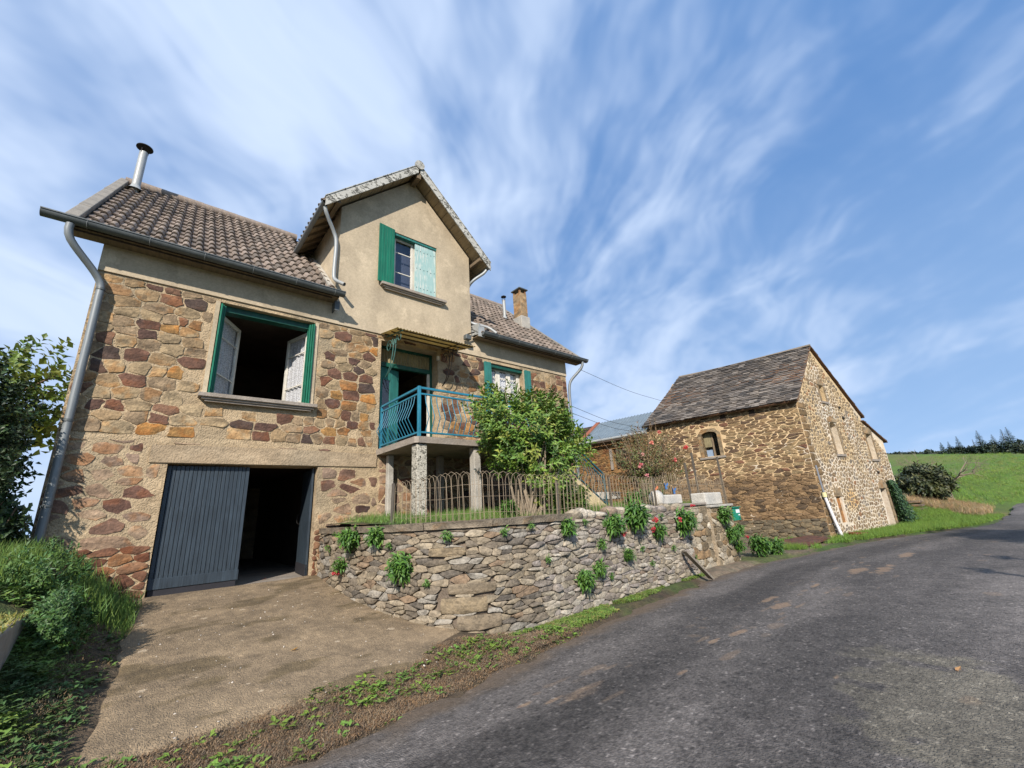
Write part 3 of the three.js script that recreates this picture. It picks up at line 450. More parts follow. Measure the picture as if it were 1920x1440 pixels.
  // ---------------- roof deck and tiles
  const deck = (x0, x1) => { const a = [[x0, roofY(.3) - .08, .3], [x1, roofY(.3) - .08, .3], [x1, roofY(-4) - .08, -4], [x0, roofY(-4) - .08, -4], [x0, roofY(.3) - .16, .3], [x1, roofY(.3) - .16, .3], [x1, roofY(-4) - .16, -4], [x0, roofY(-4) - .16, -4]]; const g = new THREE.BufferGeometry(); g.setAttribute('position', new THREE.Float32BufferAttribute(a.flat(), 3)); g.setIndex([0, 1, 2, 0, 2, 3, 4, 6, 5, 4, 7, 6, 0, 4, 5, 0, 5, 1, 0, 3, 7, 0, 7, 4, 1, 5, 6, 1, 6, 2]); return mu(g); };
  const RX0 = -1.45, RX1 = 10.62;
  const roof = mk('roof', [deck(RX0, 2.5), deck(6.45, RX1), deck(RX0, RX1).rotateY(Math.PI).translate(RX0 + RX1, 0, -8.0)], M.darkWood, H);
  // one barrel-and-pan tile: x across, y up, z up the slope (0 = nose)
  const tw = .198, tl = .42, tg = (() => { const prof = []; for (let i = 0; i <= 6; i++) { const a = Math.PI * i / 6; prof.push([-.5 * tw + tw * .30 + -Math.cos(a) * tw * .30, Math.sin(a) * .072]); } prof.push([.12 * tw + .03, -.004], [.5 * tw, .004]); const pos = [], idx = [], n = prof.length; const lay = (z, lift, t) => prof.forEach(p => pos.push(p[0], p[1] + lift - t, z)); lay(0, .04, 0); lay(tl, .0, 0); lay(0, .04, .028); for (let i = 0; i < n - 1; i++) { idx.push(i, i + n, i + 1, i + 1, i + n, i + n + 1); idx.push(i, i + 1, i + 2 * n, i + 1, i + 2 * n + 1, i + 2 * n); } const g = new THREE.BufferGeometry(); g.setAttribute('position', new THREE.Float32BufferAttribute(pos, 3)); g.setIndex(idx); const q = g.toNonIndexed(); q.computeVertexNormals(); const s = g.clone(); s.computeVertexNormals(); return mu(q); })();
  const pitch = Math.atan(SL), rows = 15, exposure = 5.8 / 15.0; const tiles = [];
  const laid = (x0, x1, skip) => { for (let row = 0; row < rows; row++) for (let x = x0 + tw / 2; x < x1; x += tw) { const d = row * exposure, z = .33 - d * Math.cos(pitch), y = roofY(z) - .055; if (skip(x, z)) continue; tiles.push([x, y, z]); } };
  const inDormer = (x, z) => { const yy = roofY(z); return x > 2.35 && x < 6.62 && (x > 2.66 && x < 6.31 ? true : yy > 8.5); };
  laid(RX0 + .1, 2.66, (x, z) => inDormer(x, z)); laid(6.32, RX1 - .05, (x, z) => inDormer(x, z) || (x > 9.72 && x < 10.16 && z < -1.55 && z > -2.0));
  tiles.sort((a, b) => (a[0] ** 2 + (a[2] - 8.8) ** 2 + (a[1] - 1.6) ** 2) - (b[0] ** 2 + (b[2] - 8.8) ** 2 + (b[1] - 1.6) ** 2));
  const q = new THREE.Quaternion().setFromEuler(new THREE.Euler(-pitch, Math.PI, 0, 'YXZ')), rest = [], palT = ['#968a7e', '#867b70', '#a2968a', '#787066', '#8f8376'];
  tiles.forEach(([x, y, z], i) => { const rot = q.clone().multiply(new THREE.Quaternion().setFromEuler(new THREE.Euler((r() - .5) * .03, (r() - .5) * .02, (r() - .5) * .04))); const p = new THREE.Vector3(x + (r() - .5) * .006, y + (r() - .5) * .006, z);
    if (i < 300) { const m = mk('roof_tile', tg, M.tile[(r() * 5) | 0], roof); m.position.copy(p); m.quaternion.copy(rot); }
    else { const g = tg.clone(); g.applyMatrix4(new THREE.Matrix4().compose(p, rot, new THREE.Vector3(1, 1, 1))); rest.push(tint(g, C(palT[(r() * 5) | 0]))); } });
  mk('roof_tiles', mergeGeometries(rest), M.tileV, roof).userData.kind = 'stuff';
  // ridge caps and verge pieces
  for (let x = RX0; x < RX1; x += .4) { if (x > 2.2 && x < 6.5) continue; mk('ridge_tile', tube([[x, 10.24 + .01 * r(), -4], [x + .42, 10.25, -4]], .13, 1, 10), M.tile[2], H); }
  for (const [x, w] of [[RX0 - .1, .17], [RX1 - .08, .15]]) for (let k = 0; k < 5; k++) { const a = .34 - k * .875, b = a - .895; mk('verge_cap', bar([x + w / 2, roofY(a) + .0 + .012 * k % .02, a], [x + w / 2, roofY(b) + .0, b], w, .11, .02), M.verge, H); }
  // eave boards and soffit
  for (const [a, b] of [[RX0, 2.64], [6.34, RX1]]) { mk('soffit', bx(a, b, 6.225, 6.245, .032, .34), M.oldWood, H); mk('eave_board', bx(a, b, 6.23, 6.34, .341, .352), M.darkWood, H); }
  // ---------------- dormer roof: two slopes, boards under the overhang, lichen-spotted barge boards
  const DS = (10.72 - 8.62) / 2.2, dx = 2.26;
  const dslope = (s, lift, t, z0, z1, xo = dx, xi = 0) => { const y = x => 10.72 - DS * x + lift; const a = [[s * xi, y(xi), z0], [s * xo, y(xo), z0], [s * xo, y(xo), z1], [s * xi, y(xi), z1], [s * xi, y(xi) - t, z0], [s * xo, y(xo) - t, z0], [s * xo, y(xo) - t, z1], [s * xi, y(xi) - t, z1]]; const g = new THREE.BufferGeometry(); g.setAttribute('position', new THREE.Float32BufferAttribute(a.flat(), 3)); g.setIndex([0, 1, 2, 0, 2, 3, 4, 6, 5, 4, 7, 6, 0, 4, 5, 0, 5, 1, 3, 2, 6, 3, 6, 7, 1, 5, 6, 1, 6, 2, 0, 3, 7, 0, 7, 4]); g.translate(4.48, 0, 0); return mu(g); };
  const droof = mk('dormer_roof', [dslope(-1, -.07, .05, .42, -5.6), dslope(1, -.07, .05, .42, -5.6)], M.soffit, H);
  const dt = []; for (const s of [-1, 1]) for (let row = 0; row < 8; row++) for (let z = .3; z > -5.5; z -= tw) { const d = row * .385, x = 2.30 - d * Math.cos(Math.atan(DS)); const g = tg.clone(); g.applyMatrix4(new THREE.Matrix4().compose(new THREE.Vector3(4.48 + s * x, 10.72 - DS * x - .075, z), new THREE.Quaternion().setFromEuler(new THREE.Euler(-Math.atan(DS), s > 0 ? -Math.PI / 2 : Math.PI / 2, 0, 'YXZ')), new THREE.Vector3(1, 1, 1))); dt.push(tint(g, C(palT[(r() * 5) | 0]))); }
  mk('roof_tiles', mergeGeometries(dt), M.tileV, droof).userData.kind = 'stuff';
  for (let z = .2; z > -5.4; z -= .42) mk('ridge_tile', tube([[4.48, 10.73, z + .02], [4.48, 10.74, z - .42]], .12, 1, 10), M.tile[2], droof);
  for (const s of [-1, 1]) {
    for (const [a, b] of [[.03, 1.17], [1.18, 2.30]]) { mk('barge_board', dslope(s, .065, .27, .455, .425, b, a), M.lichen, H); mk('barge_cap', dslope(s, .075, .022, .47, .27, b + .012, a), M.lichen, H); }
    for (let k = 0; k < 8; k++) mk('soffit_board', dslope(s, -.125, .018, .42, .033, .12 + (k + 1) * .262, .135 + k * .262), M.soffit, H);
    mk('purlin', bar([4.48 + s * 2.0, 8.63, .4], [4.48 + s * 2.0, 8.63, -.4], .09, .14), M.oldWood, H);
    for (let k = 0; k < 6; k++) { const z = -.25 - k * .4; mk('rafter_tail', bar([4.48 + s * 1.8, 8.80, z], [4.48 + s * 2.26, 8.45, z], .06, .09), M.oldWood, H); }
    // dormer gutter and downpipe
    const gx = 4.48 + s * 2.3; mk('gutter', tube([[gx, 8.47, .40], [gx, 8.45, -2.35]], .06, 2, 10), M.zinc, H);
  }
  mk('ridge_purlin', bar([4.48, 10.42, .42], [4.48, 10.42, -.4], .12, .16), M.oldWood, H);
  mk('ridge_end_cap', new THREE.CylinderGeometry(.135, .135, .06, 20).rotateX(Math.PI / 2).translate(4.48, 10.74, .46).toNonIndexed(), M.lichen, H);
  mk('downpipe', tube([[2.22, 8.4, .3], [2.25, 8.3, .28], [2.5, 7.95, .12], [2.56, 7.8, .1], [2.57, 6.9, .1], [2.58, 6.78, .12], [2.66, 6.62, .3], [2.72, 6.56, .38]], .042, 40, 9), M.zincPale, H);
  mk('downpipe', tube([[6.74, 8.4, .3], [6.68, 8.3, .25], [6.42, 8.05, .05], [6.36, 7.9, -.1], [6.36, 7.0, -.35]], .042, 24, 9), M.zincPale, H);
  mk('downpipe', tube([[6.36, 6.95, -.3], [6.42, 6.72, .0], [6.8, 6.62, .18], [6.95, 6.42, .36]], .04, 20, 9), M.zincPale, H);
  mk('mortar_fillet', bar([2.55, roofY(.05) + .03, .05], [2.63, roofY(-2.2) + .03, -2.2], .12, .06), M.paleConcrete, H); 
  // ---------------- eave gutters and downpipes
  for (const [a, b] of [[-1.74, 2.72], [6.42, 10.72]]) {
    const gt = part('gutter', H); const sh = new THREE.Shape(); sh.moveTo(-.097, .014); sh.lineTo(-.097, -.004); sh.absarc(0, 0, .085, Math.PI, 2 * Math.PI, false); sh.lineTo(.074, 0); sh.absarc(0, 0, .074, 2 * Math.PI, Math.PI, true); sh.lineTo(-.074, .014);
    const g = new THREE.ExtrudeGeometry(sh, { depth: b - a, bevelEnabled: false, curveSegments: 10 }); g.rotateY(Math.PI / 2); g.translate(a, 6.305, .425); mk('trough', mu(g), M.zincDark, gt);
    for (const x of [a, b]) mk('end_cap', new THREE.CircleGeometry(.085, 16, Math.PI, Math.PI).rotateY(Math.PI / 2).translate(x, 6.305, .425).toNonIndexed(), M.zincDark, gt);
    for (let x = a + .5; x < b; x += .75) mk('gutter_clip', tube([[x, 6.31, .335], [x, 6.25, .355], [x, 6.215, .425], [x, 6.25, .497], [x, 6.315, .515]], .006, 10, 4), M.zinc, gt);
  }
  { const d = part('downpipe', H); mk('pipe', tube([[-1.42, 6.22, .42], [-1.42, 6.1, .41], [-1.38, 5.98, .38], [-1.05, 5.60, .16], [-.97, 5.46, .12], [-.96, 5.2, .12], [-.95, 1.3, .12]], .052, 60, 12), M.zinc, d); for (const y of [5.38, 3.25, 2.05]) mk('pipe_bracket', new THREE.CylinderGeometry(.06, .06, .035, 14, 1).translate(-.955, y, .12).toNonIndexed(), M.zincDark, d); }
  mk('downpipe', tube([[10.5, 6.24, .42], [10.5, 6.08, .40], [10.44, 5.95, .32], [10.2, 5.62, .12], [10.14, 5.45, .08], [10.14, 1.5, .08]], .045, 40, 10), M.zinc, H);
  mk('gutter_bracket', [bx(2.6, 2.7, 5.98, 6.2, .2, .22), bx(2.6, 2.62, 5.98, 6.2, .03, .2)], M.zincDark, H);
  mk('valley_flashing', [bar([6.36, 6.42, .36], [6.36, 6.5, -.1], .03, .3), bx(6.32, 6.52, 6.2, 6.5, .33, .36)], M.zincPale, H);
  // floodlight on the corner of the dormer
  { const f = part('floodlight', H); mk('lamp_housing', bx(5.98, 6.16, 6.08, 6.22, .12, .26, .02), M.zincDark, f); mk('lamp_bracket', [bar([6.07, 6.2, .03], [6.1, 6.26, .2], .03), bar([6.1, 6.26, .2], [6.3, 6.36, .2], .03)], M.iron, f); mk('cable', tube([[5.99, 6.02, .06], [5.8, 5.94, .045], [5.45, 6.02, .04]], .007, 12, 4), M.iron, f); }
  // ---------------- chimneys and flues
  { const y0 = roofY(-1.78); const c = part('chimney', H); const cx = 9.94, cz = -1.78; mk('stack', bx(cx - .17, cx + .17, y0 - .5, 9.52, cz - .2, cz + .2, .01), std('#b59a74', { map: T.stone, bumpMap: T.rough, bumpScale: .01 }), c); mk('stack_base', bx(cx - .22, cx + .22, y0 - .5, y0 + .3, cz - .25, cz + .25, .02), M.paleConcrete, c); for (const [a, b] of [[-.13, -.16], [.13, -.16], [-.13, .16], [.13, .16]]) mk('cap_post', bx(cx + a - .03, cx + a + .03, 9.52, 9.66, cz + b - .03, cz + b + .03), M.brick, c); mk('cap_slab', bx(cx - .22, cx + .22, 9.66, 9.71, cz - .25, cz + .25, .012), M.zincDark, c); }
  const flue = (x, z, h, rad, capR) => { const f = part('flue', H), y0 = roofY(z); mk('pipe', new THREE.CylinderGeometry(rad, rad, h + .4, 18).translate(x, y0 + h / 2 - .2, z).toNonIndexed(), M.zincPale, f); mk('flashing', lathe([[rad * 2.2, 0], [rad * 1.35, .07], [rad * 1.02, .16]], x, y0 - .02, z), M.zincPale, f); for (let k = 0; k < 3; k++) { const a = k * 2.1; mk('cap_strut', bar([x + Math.cos(a) * rad, y0 + h - .04, z + Math.sin(a) * rad], [x + Math.cos(a) * rad * 1.1, y0 + h + .15, z + Math.sin(a) * rad * 1.1], .012), M.iron, f); } mk('cap', lathe([[capR, .13], [capR * .98, .15], [.02, .2], [0.001, .2]], x, y0 + h, z), M.iron, f); };
  flue(-1.18, -3.3, 1.15, .085, .17); flue(9.32, -2.0, .78, .06, .1);
  // ---------------- sills
  const sill = (x0, x1, y, z0) => { const s = part('window_sill', H); mk('slab', bx(x0, x1, y - .07, y, z0, .17, .008), M.concrete, s); mk('moulding', [bx(x0 + .05, x1 - .05, y - .105, y - .071, .031, .13), bx(x0 + .1, x1 - .1, y - .14, y - .106, .031, .1)], M.concrete, s); };
  sill(.50, 2.42, 3.88, -.3); sill(3.66, 5.46, 7.08, -.2); sill(6.8, 8.3, 4.2, -.3);
  // ---------------- casements
  function casement(parent, w, h, bars, name = 'casement') { // hinge at x = 0, leaf to +x, sill at y = 0
    const c = part(name, parent); const f = .07; mk('sash', [bx(0, f, 0, h, -.02, .02, .004), bx(w - f, w, 0, h, -.021, .021, .004), bx(f, w - f, 0, f + .03, -.019, .019), bx(f, w - f, h - f, h, -.019, .019), ...bars.map(y => bx(f, w - f, y - .011, y + .011, -.012, .012))], M.white, c);
    const ys = [f + .03, ...bars, h - f]; for (let i = 0; i + 1 < ys.length; i++) mk('pane', bx(f - .005, w - f + .005, ys[i], ys[i + 1], -.003, .002), M.glass, c);
    return c;
  }
  function curtain(parent, w, h, folds, split = 0) { const n = 48, m = 10, pos = [], uv = [], idx = []; for (let i = 0; i <= n; i++) for (let j = 0; j <= m; j++) { const u = i / n, v = j / m; const pull = split ? (1 - v) * split * (u > .5 ? 1 : 0) * (u - .5) : 0; pos.push((u - pull) * w, v * h, .012 * Math.sin(u * folds * 6.28 + .6 * Math.sin(v * 4))); uv.push(u * w, v * h); } for (let i = 0; i < n; i++) for (let j = 0; j < m; j++) { const a = i * (m + 1) + j; idx.push(a, a + m + 1, a + 1, a + 1, a + m + 1, a + m + 2); } const g = new THREE.BufferGeometry(); g.setAttribute('position', new THREE.Float32BufferAttribute(pos, 3)); g.setAttribute('uv', new THREE.Float32BufferAttribute(uv, 2)); g.setIndex(idx); g.computeVertexNormals(); return mk('lace_curtain', g, M.lace, parent); }
  { // big left window: leaves swung in, folded louvre shutters at both jambs
    const w = part('window', H), [x0, x1, y0, y1] = OPEN.win1; mk('frame', [bx(x0 + .001, x0 + .05, y0, y1, -.30, -.24), bx(x1 - .05, x1 - .001, y0, y1, -.30, -.24), bx(x0 + .05, x1 - .05, y0, y0 + .045, -.30, -.24)], M.white, w); mk('head_frame', bx(x0 + .001, x1 - .001, y1 - .12, y1 - .002, -.31, -.12), M.greenDark, w);
    const L = casement(w, .76, y1 - y0 - .2, [.46, 1.18]); L.position.set(x0 + .06, y0 + .05, -.22); L.rotation.y = 58 * R; curtain(L, .7, y1 - y0 - .26, 5).position.set(.03, .04, -.035);
    const Q = casement(w, .76, y1 - y0 - .2, [.46, 1.18]); Q.position.set(x1 - .06, y0 + .05, -.22); Q.rotation.y = Math.PI - 73 * R; curtain(Q, .7, y1 - y0 - .26, 5).position.set(.03, .04, .035);
    for (const s of [0, 1]) for (let k = 0; k < 3; k++) { const x = s ? x1 - .012 - k * .032 : x0 + .012 + k * .032, z0 = -.19 + .004 * k, z1 = .06 - .045 * k, f = part('shutter', w), a = Math.min(x, x + (s ? -.026 : .026)), b = a + .026, hh = y1 - .05; const lo = y0 + .012; mk('stile', [bx(a, b, lo, hh, z0, z0 + .045, .004), bx(a, b, lo, hh, z1 - .045, z1, .004)], M.green, f); const n = 5; for (let i = 0; i < n; i++) { const y = lerp(lo, hh - .09, i / (n - 1)); mk('rail', bx(a, b, y, y + .09, z0 + .046, z1 - .046), M.green, f); } mk('panel', bx((a + b) / 2 - .005, (a + b) / 2 + .005, lo + .02, hh - .02, z0 + .04, z1 - .04), M.greenDark, f); }
  }
  { // right window, closed, lace behind the panes
    const w = part('window', H), [x0, x1, y0, y1] = OPEN.win2; mk('frame', [bx(x0 + .001, x0 + .04, y0, y1, -.26, -.18), bx(x1 - .04, x1 - .001, y0, y1, -.26, -.18), bx(x0 + .04, x1 - .04, y1 - .05, y1 - .001, -.26, -.18)], M.white, w); mk('head_frame', bx(x0 + .001, x1 - .001, y1 - .1, y1 - .002, -.17, -.04), M.greenDark, w);
    const hw = (x1 - x0 - .08) / 3; for (let k = 0; k < 3; k++) { const c = casement(w, hw - .004, y1 - y0 - .06, [.42, .84, 1.12]); c.position.set(x0 + .042 + k * hw, y0 + .005, -.2); curtain(c, hw - .06, y1 - y0 - .2, 4, k === 0 ? .5 : 0).position.set(.03, .06, -.05); }
    for (const s of [0, 1]) for (let k = 0; k < 2; k++) { const a = s ? x1 + .008 + 0 * k : x0 - .225, f = part('shutter', w), z0 = .035 + k * .034; const pl = []; for (let i = 0; i < 3; i++) mk('plank', bx(a + i * .073, a + i * .073 + .071, y0 + .02, y1 - .03, z0, z0 + .028, .004), M.greenOld, f); }
  }
  { // dormer window: one shutter folded open, one faded shutter closed
    const w = part('window', H), x0 = 4.0, x1 = 5.24, y0 = 7.08, y1 = 8.68; mk('frame', [bx(x0 + .001, x0 + .045, y0, y1, -.2, -.12), bx(x1 - .045, x1 - .001, y0, y1, -.2, -.12), bx(x0 + .045, x1 - .045, y1 - .05, y1 - .001, -.2, -.12), bx(x0 + .045, x1 - .045, y0, y0 + .05, -.2, -.12)], M.white, w); mk('head_frame', bx(x0 + .002, x1 - .002, y1 - .07, y1 - .003, -.11, .01), M.greenOld, w);
    for (const k of [0, 1]) { const c = casement(w, .57, y1 - y0 - .1, [.5, 1.08]); c.position.set(k ? x1 - .045 : x0 + .045, y0 + .05, -.14); if (k) c.rotation.y = Math.PI; }
    mk('dark_panel', bx(x0 + .06, x1 - .06, y0 + .05, y1 - .05, -.32, -.31), std('#3a4356'), w);  // plain dark sheet closing the view behind the dormer panes
    const o = part('shutter', w); for (let i = 0; i < 6; i++) mk('plank', bx(-.425 + i * .071, -.425 + i * .071 + .069, 0, 1.62, -.014, .016, .004), M.green, o); o.position.set(x0 - .005, y0 + .01, .06); o.rotation.y = 6 * R;
    const c = part('shutter', w); for (let i = 0; i < 6; i++) mk('plank', bx(i * .104, i * .104 + .102, 0, 1.545, -.014 + .002 * (i % 2), .014, .004), M.peel, c); for (const y of [.22, .78, 1.32]) for (let i = 0; i < 6; i++) mk('bolt', new THREE.SphereGeometry(.011, 8, 6).translate(.052 + i * .104, y + .02 * Math.sin(i * 3), .018).toNonIndexed(), M.iron, c); c.position.set(x1 - .63, y0 + .01, -.03);
  }
  { // front door: green leaf with glass, standing open; corrugated fanlight
    const d = part('front_door', H), [x0, x1, y0, y1] = OPEN.door; mk('door_frame', [bx(x0 + .001, x0 + .07, y0, y1, -.36, -.28), bx(x1 - .06, x1 - .001, y0, y1, -.36, -.28, .004), bx(x0 + .07, x1 - .06, 5.10, 5.2, -.37, -.27), bx(x0 + .07, x1 - .06, y1 - .06, y1 - .002, -.36, -.28)], M.greenDark, d); mk('white_post', bx(x1 - .13, x1 - .065, y0, 5.1, -.34, -.29), M.white, d);
    const fp = [], fi = [], n = 90; for (let i = 0; i <= n; i++) { const x = lerp(x0 + .07, x1 - .06, i / n), z = -.33 + .012 * Math.sin(x / .076 * 6.283); fp.push(x, 5.2, z, x, 5.56, z); } for (let i = 0; i < n; i++) { const a = i * 2; fi.push(a, a + 2, a + 1, a + 1, a + 2, a + 3); } const fg = new THREE.BufferGeometry(); fg.setAttribute('position', new THREE.Float32BufferAttribute(fp, 3)); fg.setIndex(fi); mk('fanlight', mu(fg), M.sheet, d);
    const leaf = part('leaf', d); mk('leaf_frame', [bx(0, .12, 0, 2.02, -.022, .022, .004), bx(.36, .62, 0, 2.02, -.022, .022, .004), bx(.12, .36, 0, .55, -.021, .021), bx(.12, .36, 1.72, 2.02, -.021, .021)], M.greenOld, leaf); mk('pane', bx(.115, .365, .55, 1.72, -.004, .004), M.glass, leaf); mk('door_knob', new THREE.SphereGeometry(.03, 10, 8).translate(.56, .98, .05).toNonIndexed(), M.iron, leaf); leaf.position.set(x0 + .075, y0 + .02, -.3); leaf.rotation.y = 18 * R;
    mk('doorstep', bx(x0 + .01, x1 - .01, y0 - .001, y0 + .03, -.42, -.02), M.concrete, d);
    mk('letter_lamp', new THREE.CylinderGeometry(.035, .04, .1, 10).translate(x1 - .02, 5.44, .05).toNonIndexed(), M.white, d);
  }
  { // garage: left leaf shut, right leaf swung inwards
    const g = part('garage_door', H), [x0, x1] = OPEN.garage; const leaf = part('leaf', g), n = 20, w = (1.44 - x0 - .02) / n; for (let i = 0; i < n; i++) mk('plank', bx(x0 + .012 + i * w + .003, x0 + .012 + (i + 1) * w - .003, .92, 2.655, -.135 + .004 * (i % 2), -.10 + .005 * (i % 2), .004), M.navy, leaf); mk('kick_board', bx(x0 + .012, 1.44, .80, .955, -.13, -.085, .004), M.navy, leaf); mk('bottom_board', bx(x0 + .03, 1.41, .705, .80, -.13, -.10), M.navyDark, leaf); mk('back_rail', [bx(x0 + .02, 1.43, 1.1, 1.2, -.17, -.137), bx(x0 + .02, 1.43, 2.3, 2.4, -.17, -.137)], M.navyDark, leaf);
    const q = part('leaf', g); for (let i = 0; i < 14; i++) mk('plank', bx(-.018, .018, 0, 1.93, -(i + 1) * .075 + .002, -i * .075 - .002, .003), M.navy, q); mk('handle', tube([[-.03, .9, -.95], [-.07, .92, -.95], [-.07, 1.08, -.95], [-.03, 1.1, -.95]], .008, 10, 5), M.iron, q); mk('kick_board', bx(-.024, .024, -.02, .18, -1.05, -.002), M.navyDark, q); q.position.set(x1 - .045, .725, -.12); q.rotation.y = -6 * R;
  }
  // ---------------- balcony
  {
    const b = part('balcony', H), bz = 1.78, bx0 = 3.72, bx1 = 6.95, top = 3.06; mk('slab', prism([[bx0, .0], [bx1, .0], [bx1, -bz], [bx0 + .06, -bz], [bx0, -bz + .06]].map(p => [p[0], p[1]]), 0, .12).rotateX(-Math.PI / 2).scale(1, 1, 1).translate(0, top - .12, .001), M.concrete, b);
    const pillar = (x, z, w, m) => { const g = new RoundedBoxGeometry(w, top - .13 - 1.3, w, 2, .02).translate(x, (top - .13 + 1.3) / 2, z); mk('pillar', mu(g), m, b); };
    pillar(3.88, 1.62, .215, std('#d5d0c4', { map: withRep(T.lichen, 1 / .5), bumpMap: T.rough, bumpScale: .025 })); pillar(5.16, 1.62, .17, M.paleConcrete); pillar(3.98, .14, .13, M.paleConcrete); pillar(5.12, .3, .14, M.concrete); pillar(6.6, 1.62, .17, M.concrete);
    const rail = part('railing', b), rt = 4.01, rm = 3.89, rbm = 3.14, zf = bz - .03, xl = 3.80;
    mk('post', bx(xl - .028, xl + .028, top, rt + .03, zf - .028, zf + .028, .004), M.teal, rail); mk('post', bx(xl - .02, xl + .02, top, rt, .03, .07), M.teal, rail); mk('post', bx(bx1 - .05, bx1, top, rt + .02, zf - .025, zf + .025, .004), M.teal, rail);
    for (const [y, h] of [[rt, .022], [rm, .016], [rbm, .016]]) { mk('rail', bx(xl + .028, bx1 - .05, y - h, y + h, zf - .02, zf + .02, .004), M.teal, rail); mk('rail', bx(xl - .02, xl + .02, y - h, y + h, .07, zf - .028, .004), M.teal, rail); }
    const yk = 3.42, bulge = .15; for (let x = xl + .13; x < bx1 - .1; x += .122) mk('baluster', polyTube([[x, rm, zf], [x, 3.72, zf + .03], [x, yk, zf + bulge], [x, rbm, zf]], .0085, 5), M.teal, rail);
    for (let z = .17; z < zf - .06; z += .118) mk('baluster', polyTube([[xl, rm, z], [xl - .03, 3.72, z], [xl - bulge, yk, z], [xl, rbm, z]], .0085, 5), M.teal, rail);
    mk('rail_ornament', tube([[xl, 3.90, .72], [xl, 3.95, .78], [xl, 4.0, .72], [xl, 3.95, .66], [xl, 3.90, .72]], .007, 12, 4), M.teal, rail);
  }
  { // stair down to the garden, cream flank, teal handrail
    const s = part('stair', H), n = 8, x0 = 6.95, run = .27, top = 3.06, rise = (3.06 - 1.5) / n; for (let i = 0; i < n; i++) mk('step', bx(x0 + i * run + .004, x0 + (i + 1) * run, 1.3, top - (i + .5) * rise, .45, 1.66, .01), M.concrete, s);
    mk('flank', prism([[x0, 1.3], [x0 + n * run + .05, 1.3], [x0 + n * run + .05, 1.62], [x0, 3.05]], 1.661, 1.76), std('#e3d3a6', { map: T.render }), s);
    const hr = part('handrail', s), A = [x0 + .02, 3.95, 1.72], B = [x0 + n * run + .1, 2.42, 1.72]; mk('rail', bar(A, B, .04, .04), M.tealDark, hr); mk('rail', bar([A[0], A[1] - .12, 1.72], [B[0], B[1] - .12, 1.72], .03, .03), M.tealDark, hr); mk('rail', bar([A[0], 3.16, 1.72], [B[0], 1.66, 1.72], .03, .03), M.tealDark, hr); mk('newel', bx(B[0] - .02, B[0] + .02, 1.45, 2.44, 1.70, 1.74), M.tealDark, hr);
    for (let i = 1; i < 17; i++) { const t = i / 17, x = lerp(A[0], B[0], t), y1 = lerp(A[1], B[1], t) - .12, y0 = lerp(3.16, 1.66, t); mk('baluster', polyTube([[x, y1, 1.72], [x + .02, lerp(y0, y1, .35), 1.84], [x, y0, 1.72]], .008, 4), M.tealDark, hr); }
  }
  { // door canopy: corrugated sheet on scrolled iron brackets
    const c = part('canopy', H), x0 = 3.72, x1 = 5.82, z0 = .035, z1 = .88, y0 = 5.77, y1 = 5.60, n = 220, pos = [], idx = []; for (let i = 0; i <= n; i++) { const x = lerp(x0, x1, i / n), w = .011 * Math.sin(x / .076 * 6.2832); pos.push(x, y0 + w, z0, x, y1 + w, z1, x, y0 + w - .004, z0, x, y1 + w - .004, z1); } for (let i = 0; i < n; i++) { const a = i * 4; idx.push(a, a + 1, a + 4, a + 1, a + 5, a + 4, a + 2, a + 6, a + 3, a + 3, a + 6, a + 7, a + 1, a + 3, a + 5, a + 3, a + 7, a + 5); } const g = new THREE.BufferGeometry(); g.setAttribute('position', new THREE.Float32BufferAttribute(pos, 3)); g.setIndex(idx); mk('corrugated_sheet', mu(g), M.sheet, c);
    for (const z of [.15, .5, .82]) mk('batten', bar([x0 + .05, lerp(y0, y1, (z - z0) / (z1 - z0)) - .028, z], [x1 - .05, lerp(y0, y1, (z - z0) / (z1 - z0)) - .028, z], .03, .02), M.darkWood, c);
    for (const [x, m] of [[3.87, M.ironGreen], [5.36, M.iron]]) { const br = part('bracket', c); const sc = (cz, cy, rr, dir) => { const p = []; for (let k = 0; k <= 22; k++) { const a = k / 22 * 9, q = rr * (1 - k / 30); p.push([x, cy + q * Math.sin(a), cz + dir * q * Math.cos(a)]); } return p; };
      mk('scroll', [tube([[x, 4.72, .03], [x, 4.84, .2], [x, 5.05, .33], [x, 5.34, .40], [x, 5.55, .36]], .011, 24, 5), tube([[x + .015, 4.73, .04], [x + .015, 4.86, .28], [x + .015, 5.12, .44], [x + .015, 5.42, .52], [x + .015, 5.58, .56]], .011, 24, 5), tube([[x, 5.58, .36], [x, 5.36, .43], [x, 5.52, .47], [x, 5.36, .52], [x, 5.58, .56]], .009, 20, 4), tube(sc(.19, 5.42, .15, 1), .009, 44, 5), tube(sc(.70, 5.46, .11, -1), .009, 44, 5)], m, br); mk('top_bar', bar([x, 5.71, .04], [x, 5.57, .86], .02), m, br); }
  }
  rebase(H, 4.5, .7, -.0);
}

